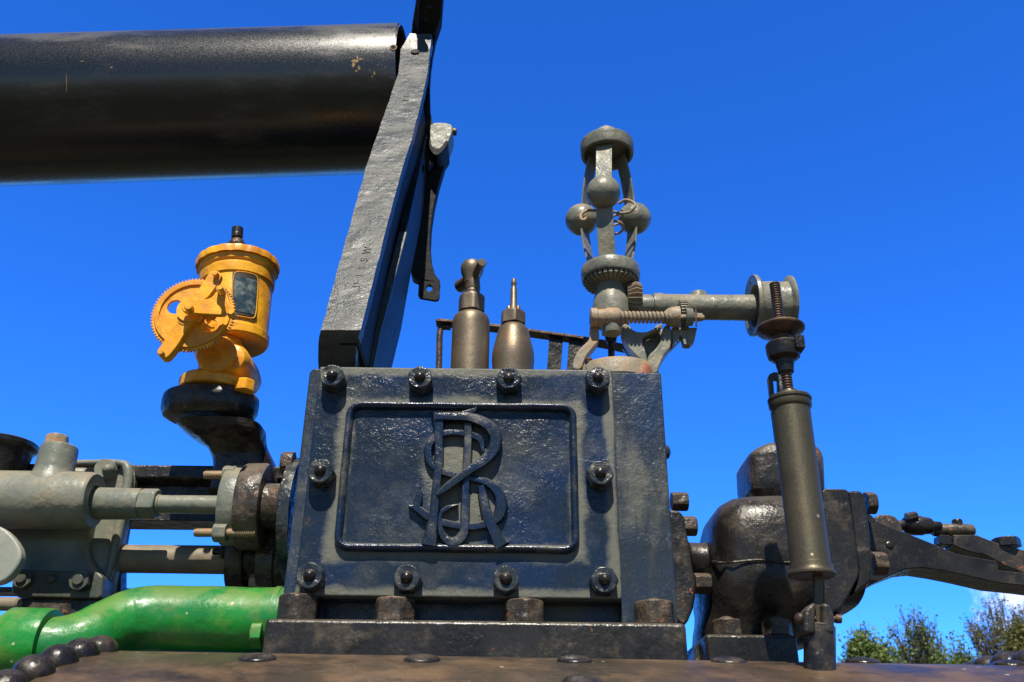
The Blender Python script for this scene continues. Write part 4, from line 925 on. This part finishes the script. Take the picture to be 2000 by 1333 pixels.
# ================================================================== LEVER ARM AT RIGHT
def lever():
    Yr = .13; Yl = Yr - .03; base = P(1700, 1080, Yl)
    t = thing('lever_arm_bracket', base, 'curved glossy black bracket arm reaching right from the regulator housing', 'bracket')
    arm = [(1694, 1000), (1704, 1008), (1712, 1018), (1740, 1030), (1780, 1045), (1822, 1062), (1868, 1082), (1886, 1086), (1946, 1096), (1949, 1100), (1950, 1114), (2010, 1120), (2120, 1128), (2120, 1160), (2010, 1145), (1950, 1139), (1890, 1125), (1840, 1115), (1800, 1109), (1770, 1112), (1730, 1128), (1698, 1144), (1676, 1158), (1680, 1120), (1720, 1112), (1730, 1100), (1725, 1080), (1700, 1074)]
    MB().pp(arm, Yl, .045).build('arm', M_black, t, bevel=.004, wob=0)
    p = P(1738, 1065, Yl); MB().dome(p, -Yv, .005, .002, 14).build('cast_pip', M_black, t, origin=p)
    Y2 = Yr + .08
    t2 = thing('linkage', P(1780, 1040, Y2), 'jointed linkage of screw coupling, grey rod and flat bar above the black bracket arm', 'linkage')
    MB().pp([(1708, 1006), (1730, 1004), (1748, 1007), (1757, 1018), (1764, 1032), (1764, 1060), (1705, 1040)], Y2 - .02, .04, smooth=1).build('end_block', M_steelbox, t2, bevel=.003)
    MB().hl(1790, 1027, Y2, [(1750, 9), (1764, 10), (1766, 15), (1778, 18), (1782, 19), (1800, 19), (1802, 17.5), (1815, 16), (1820, 13), (1821, 9), (1836, 8.5), (1838, 7)], 32).build('coupling', M_black, t2)
    nut('coupling_nut', P(1770, 1012, Y2 - .01), (X + Z * .2), .0065, .014, M_black, t2, stud=0)
    MB().hl(1860, 1036, Y2 + .01, [(1820, 10), (1824, 12.5), (1892, 12.5), (1900, 11), (1903, 7)], 32).build('grey_rod', M_blackd, t2)
    MB().vl(1869, 1018, Y2 + .01, [(1032, 9.5), (1022, 10), (1018, 10), (1015.5, 8.5)], 24).build('lock_screw', M_black, t2)
    MB().pp([(1836, 1044), (1856, 1046), (1862, 1064), (1842, 1064), (1836, 1060)], Y2 - .005, .02).build('jaw', M_black, t2, bevel=.001)
    MB().pp([(1862, 1045), (1908, 1045), (1950, 1062), (2010, 1077), (2100, 1090), (2100, 1140), (2010, 1123), (1965, 1106), (1925, 1084), (1895, 1078), (1864, 1066)], Y2 - .008, .028).build('flat_bar', M_blackd, t2, bevel=.0015)
    b = P(1968, 1074, Y2 - .0); b.z = P(1968, 1070, Y2).z; nut('bar_bolt', b, Z, 27 * S(b), .0115, M_black, t2, stud=0, phase=.2)
lever()

# ================================================================== LEFT SIDE: GLANDS, RODS, GUIDE
def glands():
    Yg = .10; base = P(560, 990, Yg)
    t = thing('stuffing_box', base, 'upper stuffing box with a pale oval gland flange in front of a rusty black one', 'stuffing box')
    def oval(x0, x1, yc, hz, hy, Y, n=40, e=.9):
        rs = []
        for x, k in ((x0, .965), (x0 + (x1 - x0) * .12, 1), (x0 + (x1 - x0) * .88, 1), (x1, .965)):
            rg = []
            c = P(x, yc, Y); s_ = S(P((x0 + x1) / 2, yc, Y))
            for i in range(n):
                q = 2 * math.pi * i / n; rg.append(c + Yv * hy * k * math.cos(q) * (1 - .25 * abs(math.sin(q)) ** 3) + Z * hz * s_ * k * math.sin(q))
            rs.append(rg)
        return MB().rings(rs)
    MB().hl(600, 1015, Yg + .02, [(566, 112), (569, 118), (580, 120), (590, 120)], 64).build('end_cover', M_nut, t, bevel=0)
    nut('cover_nut', P(575, 906, Yg - .02), -X, .0150, P(575, 906, Yg - .02).x - P(551, 906, Yg - .02).x, M_oldnut, t, stud=0, phase=.5)
    MB().hl(530, 990, Yg, [(496, 50), (502, 48), (512, 45), (548, 45), (562, 50), (570, 58)], 48).build('box_neck', M_steelbox, t, wob=.0006)
    oval(473, 520, 989, 86, .042, Yg).build('box_flange', M_steelbox, t, wob=.0007, sharp=40)
    oval(440, 478, 987, 80, .036, Yg - .0).build('gland_flange', M_grey, t, wob=.0004, sharp=40)
    MB().hl(480, 988, Yg, [(470, 40), (482, 40)], 40).build('gland_sleeve', M_steelbox, t)
    for y, x0, x1, n0, n1, yy in ((928, 399, 500, 437, 456, Yg - .012), (1041, 380, 500, 418, 440, Yg - .022)):
        c = P(n1 + 4, y, yy); nut('gland_nut', c, -X, .0112, c.x - P(n0, y, yy).x, M_grey, t, stud=0, phase=.4)
        A = P(x1, y, yy); B = P(x0, y, yy); mb = MB(); thread(mb, A, B, .0050, .0021, .16); mb.build('threaded_stud', M_rod, t, sharp=60)
    # lower box in the shade
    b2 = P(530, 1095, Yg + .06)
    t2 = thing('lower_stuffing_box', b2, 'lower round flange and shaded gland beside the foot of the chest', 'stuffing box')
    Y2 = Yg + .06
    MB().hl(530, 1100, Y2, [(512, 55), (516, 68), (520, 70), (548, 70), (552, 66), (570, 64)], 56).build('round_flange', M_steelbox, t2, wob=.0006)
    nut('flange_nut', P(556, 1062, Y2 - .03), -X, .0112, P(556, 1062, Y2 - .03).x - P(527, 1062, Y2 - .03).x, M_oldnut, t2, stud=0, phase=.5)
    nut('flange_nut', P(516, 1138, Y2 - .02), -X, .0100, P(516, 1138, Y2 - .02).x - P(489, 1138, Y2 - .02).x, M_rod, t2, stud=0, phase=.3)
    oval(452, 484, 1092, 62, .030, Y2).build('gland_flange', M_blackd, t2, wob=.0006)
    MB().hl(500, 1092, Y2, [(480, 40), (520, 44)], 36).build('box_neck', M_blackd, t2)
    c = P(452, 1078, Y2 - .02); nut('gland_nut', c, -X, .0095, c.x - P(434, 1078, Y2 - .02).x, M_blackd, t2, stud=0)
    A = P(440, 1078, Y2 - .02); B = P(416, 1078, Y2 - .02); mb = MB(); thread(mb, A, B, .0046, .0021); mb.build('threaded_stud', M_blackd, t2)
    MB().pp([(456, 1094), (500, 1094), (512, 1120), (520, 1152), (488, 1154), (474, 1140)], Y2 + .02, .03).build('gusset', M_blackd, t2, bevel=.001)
glands()

def rods():
    Yg = .10
    o = MB().hl(300, 985, Yg, [(150, 31), (168, 31), (170, 31.5), (276, 30), (277, 28)], 48)
    t = thing('valve_rod', P(300, 985, Yg), 'slim grey valve rod with a hexagonal lock nut entering the upper gland', 'rod')
    o.build('rod_socket', M_grey, t, bevel=.0)
    c = P(276, 984, Yg); hexnut(c, X, 31 * S(c), P(309, 984, Yg).x - c.x, phase=.5).build('lock_nut', M_grey, t, bevel=.0008)
    MB().hl(380, 986, Yg, [(300, 19), (312, 19), (314, 17.5), (460, 18)], 40).build('rod', M_grey, t)
    o = MB().hl(350, 1093, Yg + .066, [(232, 27), (300, 27), (460, 27.5)], 48).build('piston_rod', M_rodg, origin=P(350, 1093, Yg + .066))
    tag(o, 'thick grey-brown piston rod running into the lower gland, striped by shadow', 'rod')
    # guide bars
    Y3 = Yg + .075
    t = thing('slide_bar', P(400, 960, Y3), 'heavy black channel-shaped slide bar running behind the grey valve rod', 'slide bar')
    a, b = P(-60, 912, Y3).x, P(600, 914, Y3).x; z = lambda y: P(400, y, Y3).z
    MB().prism([Vector((a, Y3, z(1018))), Vector((a, Y3, z(912))), Vector((a, Y3 + .045, z(912))), Vector((a, Y3 + .045, z(1018)))], Vector((b - a, 0, 0))).build('bar_web', M_blackd, t, bevel=.001)
    MB().prism([Vector((a, Y3 - .022, z(944) - .001)), Vector((a, Y3 - .022, z(920))), Vector((a, Y3 - .0005, z(917))), Vector((a, Y3 - .0005, z(952)))], Vector((b - a, 0, 0))).build('top_flange', M_blackd, t, bevel=.003)
    o = MB().box((a, Y3 + .02, P(300, 1153, Y3).z), (P(505, 1150, Y3).x, Y3 + .05, P(300, 1143, Y3).z)).build('lower_slide_bar', M_black, origin=P(300, 1148, Y3), bevel=.001)
    tag(o, 'thin dark lower bar just above the green pipe, mostly hidden behind it', 'slide bar')
M_rodg = paint('dusty_rod_paint', (0.16, 0.13, 0.09), (0.21, 0.17, 0.115), dust=(0.3, 0.22, 0.13), damt=.3, rough=.5, bump=.2, bscale=200, pscale=20)
rods()

def guide():
    Yg = .10; base = P(110, 1168, Yg)
    t = thing('valve_rod_guide', base, 'pale grey cast guide block with capped vertical boss and horizontal barrel at left edge', 'guide block')
    MB().hl(100, 977, Yg - .01, [(-160, 56), (100, 56), (175, 55), (182, 54), (186, 51), (186, 30), (180, 28)], 72).build('barrel', M_grey, t, bevel=0)
    mb = MB().vl(106, 920, Yg - .01, [(950, 47), (935, 44), (926, 38), (918, 36.5), (880, 35), (875, 34), (872, 30)], 56); mb.build('vertical_boss', M_grey, t)
    c = P(111, 862, Yg - .01); c.z = P(111, 873, Yg - .01).z; hexnut(c, Z, 22.5 * S(c), P(111, 852, Yg - .01).z - c.z, phase=.25, chamf=.3).build('cap_bolt', M_govrust, t, bevel=.0006)
    # back plate with rolled edge
    pl = [(120, 903), (240, 904), (256, 910), (262, 924), (262, 945), (250, 1000), (238, 1060), (226, 1120), (220, 1160), (120, 1160)]
    MB().pp(pl, Yg + .05, .014).build('back_plate', M_grey, t, bevel=.003)
    rl = [P(x, y, Yg + .046) for x, y in ((140, 905), (200, 904), (238, 906), (249, 916), (250, 940), (241, 990), (229, 1050), (216, 1110), (208, 1140))]
    MB().tube(rl, [.004, .004, .0045, .006, .006, .006, .006, .005, .004], 12).build('rolled_edge', M_grey, t)
    c = P(211, 921, Yg + .05); k = MB().lathe(c, c - Yv, [(-.01, .014), (.012, .0125), (.014, .0115)], 32).build('bolt_boss', M_grey, t)
    MB().dome(P(211, 918, Yg + .038), -Yv, .0068, .008, 24).build('bolt_head', M_grey, t)
    MB().hl(160, 925, Yg + .03, [(130, 11), (166, 11), (169, 9)], 20).build('side_pin', M_grey, t)
    # body under the barrel sweeping down to a bolted foot
    rs = []
    for y, l, r, d in ((1005, -60, 172, .022), (1040, -20, 168, .018), (1062, 20, 166, .016), (1085, 30, 171, .016), (1105, 32, 184, .018), (1122, 28, 200, .021)):
        a, b = P(l, y, Yg + .045 - d), P(r, y, Yg + .045 - d); rg = []
        for i in range(36):
            q = 2 * math.pi * i / 36; cx = math.copysign(abs(math.cos(q)) ** .5, math.cos(q)); cy = math.copysign(abs(math.sin(q)) ** .5, math.sin(q)); rg.append(Vector(((a.x + b.x) / 2 + cx * (b.x - a.x) / 2, Yg + .05 + cy * (d + .005), a.z)))
        rs.append(rg)
    MB().rings(rs).build('web', M_grey, t, sharp=60)
    MB().pp([(22, 1120), (34, 1112), (192, 1117), (202, 1126), (198, 1166), (190, 1170), (34, 1166), (22, 1158)], Yg + .020, .05).build('foot', M_greyshade, t, bevel=.003)
    for x, y, r in ((50, 1134, .0118), (160, 1137, .0125)):
        c = P(x, y, Yg + .020); nut('foot_nut', c, -Yv, r, .010, M_greyshade, t, stud=.5, studh=.35, phase=.2, domed=False)
    c = P(102, 1131, Yg + .020); MB().dome(c, -Yv, .0058, .006, 20).build('foot_rivet', M_greyshade, t, origin=c)
    o = MB().box((P(28, 1168, .125).x, .125, P(100, 1215, .125).z), (P(243, 1168, .125).x, .2, P(100, 1169, .125).z)).build('guide_bed', M_blackd, origin=P(120, 1190, .1), bevel=.003); tag(o, 'black bed bar under the bolted foot of the grey guide block', 'bed')
    MB().pp([(214, 1050), (240, 1000), (248, 1000), (238, 1062), (236, 1100), (236, 1170), (200, 1200), (204, 1150)], Yg + .062, .02).build('side_cheek', M_blackd, t, bevel=.001)
    # pale lever end poking in at the edge, nearer the viewer
    o = MB().pp([(-140, 1010), (-30, 1018), (0, 1028), (16, 1038), (36, 1062), (42, 1084), (36, 1104), (16, 1130), (-4, 1140), (-140, 1170)], .045, .014, smooth=1).build('crosshead_lever', M_levr, origin=P(0, 1085, .045), bevel=.003)
    tag(o, 'pale grey rounded lever end poking in at the left edge', 'lever')
    # shaded lever body behind it
    # oil cup
    t2 = thing('oil_cup', P(2, 930, Yg + .03), 'black open oil cup with flared rim at the left edge beside the grey boss', 'oil cup')
    MB().vl(0, 900, Yg + .03, [(950, 44), (930, 46), (912, 50), (884, 55), (880, 58), (876, 62), (868, 63), (866, 60), (867, 52)], 64).build('cup', M_black, t2)
    o = MB().hl(0, 1180, .05, [(-140, 13), (34, 13), (38, 10)], 28).build('drain_rod', M_rodg, origin=P(0, 1180, .05)); tag(o, 'short brown rod end at the left edge just above the green pipe collar', 'rod')
M_levr = paint('pale_lever_paint', (0.24, 0.255, 0.22), (0.29, 0.29, 0.245), dust=(0.38, 0.36, 0.28), damt=.2, rough=.45, bump=.3, bscale=180, pscale=14)
guide()

def green_pipe():
    Yp = .055; base = P(300, 1206, Yp)
    t = thing('green_pipe', base, 'glossy green painted pipe with a swan bend and broad collar, in front of the rods', 'pipe')
    pts = [P(x, y, d) for x, y, d in ((-120, 1262, .00), (-20, 1264, .00), (60, 1266, .0), (120, 1264, .005), (170, 1250, .012), (215, 1228, .03), (262, 1213, .045), (320, 1209, .052), (400, 1210, .055), (480, 1212, .055), (572, 1214, .055))]
    rr = [60 * S(pts[0]), 60 * S(pts[1]), 60 * S(pts[2]), 59 * S(pts[3]), 58 * S(pts[4]), 58.5 * S(pts[5])] + [63 * S(p) for p in pts[6:]]
    MB().tube(pts, rr, 64, sub=8, up=Z).build('pipe_run', M_green, t, wob=.0007, sharp=80)
    A, B = P(12, 1262, 0), P(98, 1263, 0); s_ = S(A); L = (B - A).length
    MB().lathe(A, B, [(0, 58 * s_), (0, 68 * s_), (.004, 73 * s_), (L - .004, 73 * s_), (L, 70 * s_), (L, 56 * s_)], 64).build('collar', M_green, t, wob=.0006)
    c = P(514, 1240, .03); nut('union_nut', c, -X, .0145, .011, M_green, t, stud=0)
    MB().hl(540, 1211, Yp, [(535, 60), (538, 63), (549, 63)], 56).build('end_ring', M_green, t, wob=.0006)
green_pipe()

# ================================================================== TREES
def leafmat(name, c1, c2):
    m = simple(name, c1, .55); nt = m.node_tree; b = nt.nodes['Principled BSDF']; tc = N(nt, 'ShaderNodeTexCoord'); ge = N(nt, 'ShaderNodeNewGeometry')
    n = noise(nt, tc.outputs['Object'], .9, 3); f = mth(nt, 'ADD', mth(nt, 'MULTIPLY', ramp(nt, n, .35, .65), .6), mth(nt, 'MULTIPLY', ge.outputs['Random Per Island'], .5))
    nt.links.new(mixc(nt, f, c1, c2), b.inputs['Base Color'])
    tr = N(nt, 'ShaderNodeBsdfTranslucent'); nt.links.new(mixc(nt, f, c1, c2), tr.inputs['Color']); ms = N(nt, 'ShaderNodeMixShader'); ms.inputs[0].default_value = .35
    out = nt.nodes['Material Output']; nt.links.new(b.outputs[0], ms.inputs[1]); nt.links.new(tr.outputs[0], ms.inputs[2]); nt.links.new(ms.outputs[0], out.inputs[0]); return m
L_green = leafmat('green_leaves', (0.09, 0.155, 0.03), (0.18, 0.235, 0.06)); L_yel = leafmat('autumn_leaves', (0.11, 0.13, 0.03), (0.20, 0.18, 0.05))
M_bark = paint('bark', (0.09, 0.07, 0.05), (0.14, 0.11, 0.08), rough=.9, bump=1, bscale=30, pscale=4, damt=.1)
def tree(px, top, D, crown_w, dens, leaf, label, seed, lsz=.11, open_=1.0, levels=5, group='trees beyond the engine'):
    R_ = random.Random(seed); c = CAM + ray(px, top) * ((D) / ray(px, top).y); H = c.z; b = Vector((c.x, c.y, 0)); W_ = crown_w / 2 * D / FP * 1.05
    t = thing('tree', b, label, 'tree', group); tb = MB(); lv = MB(); tips = []
    def grow(p, d, L, r, lev):
        n = 4; pts = [p]; q = p.copy(); dd = d.copy()
        for i in range(n):
            dd = (dd + Vector((R_.uniform(-.22, .22), R_.uniform(-.22, .22), R_.uniform(-.04, .16)))).normalized(); q = q + dd * L / n; pts.append(q.copy())
        tb.tube(pts, [r * (1 - .45 * i / n) for i in range(n + 1)], 6 if lev < 3 else 4, sub=1)
        if lev >= levels: tips.extend(pts[1:]); return
        if lev >= levels - 2: tips.extend(pts[2:])
        for k in range(R_.choice((2, 3, 3)) + (1 if lev < 2 else 0)):
            a = R_.uniform(0, 6.28); tl = R_.uniform(.35, .85) * (1.15 if lev == 0 else 1)
            s_ = Vector((math.cos(a), math.sin(a), 0)); nd = (dd * math.cos(tl) + s_ * math.sin(tl) + Z * .12).normalized()
            grow(pts[R_.choice((2, 3, 4, 4))], nd, L * R_.uniform(.58, .8), r * .64, lev + 1)
        grow(pts[-1], (dd + Vector((R_.uniform(-.2, .2), R_.uniform(-.2, .2), .3))).normalized(), L * .72, r * .64, lev + 1)
    grow(b, Z, H * .34, H * .022, 0)
    top_ = max(p.z for p in tips); mx = max(abs(p.x - b.x) for p in tips)
    sx_, sz_ = W_ / mx, H / top_
    for v in tb.bm.verts: v.co = b + Vector(((v.co.x - b.x) * sx_, (v.co.y - b.y) * sx_, v.co.z * sz_))
    tips = [b + Vector(((p.x - b.x) * sx_, (p.y - b.y) * sx_, p.z * sz_)) for p in tips]
    for p in tips:
        if p.z < H * .35: continue
        hfrac = (p.z / H)
        for _ in range(int(dens * (1 if hfrac < .9 else .6) * R_.uniform(.2, 1.8))):
            q = p + Vector((R_.gauss(0, 1), R_.gauss(0, 1), R_.gauss(0, 1))) * .12 * open_
            u = Vector((R_.gauss(0, 1), R_.gauss(0, 1), R_.gauss(0, .6))).normalized(); v_ = u.cross(Vector((R_.gauss(0, 1), R_.gauss(0, 1), R_.gauss(0, 1)))).normalized(); s_ = lsz * R_.uniform(.5, 1.1)
            lv.face([lv.bm.verts.new(q + a_) for a_ in (-u * s_ * .5, v_ * s_ * .28, u * s_ * .5, -v_ * s_ * .28)])
    tb.build('trunk', M_bark, t); 
    bm = lv.bm; me = bpy.data.meshes.new('crown'); 
    for v in bm.verts: v.co -= b
    bm.to_mesh(me); bm.free(); me.materials.append(leaf); o = bpy.data.objects.new('crown', me); COL.objects.link(o); o.parent = t
tree(1672, 1222, 30, 120, 5.5, L_green, 'dense rounded green tree showing just right of the forked foot', 11, lsz=.15, open_=1.25)
tree(1795, 1188, 34, 165, 2.0, L_green, 'airy green tree with thin upright branches, tallest in the middle of the gap', 23, lsz=.14)
tree(1850, 1240, 30, 80, 3.5, L_green, 'low green tree right of the airy one, just left of the far rivets', 31, lsz=.13)
tree(1952, 1150, 36, 150, 1.6, L_yel, 'sparse half-bare tree with yellowing leaves in front of the small cloud', 43, lsz=.13)
tree(2010, 1178, 31, 110, 3.2, L_yel, 'yellow-brown bushy tree cut by the right edge of the photo', 57, lsz=.14)
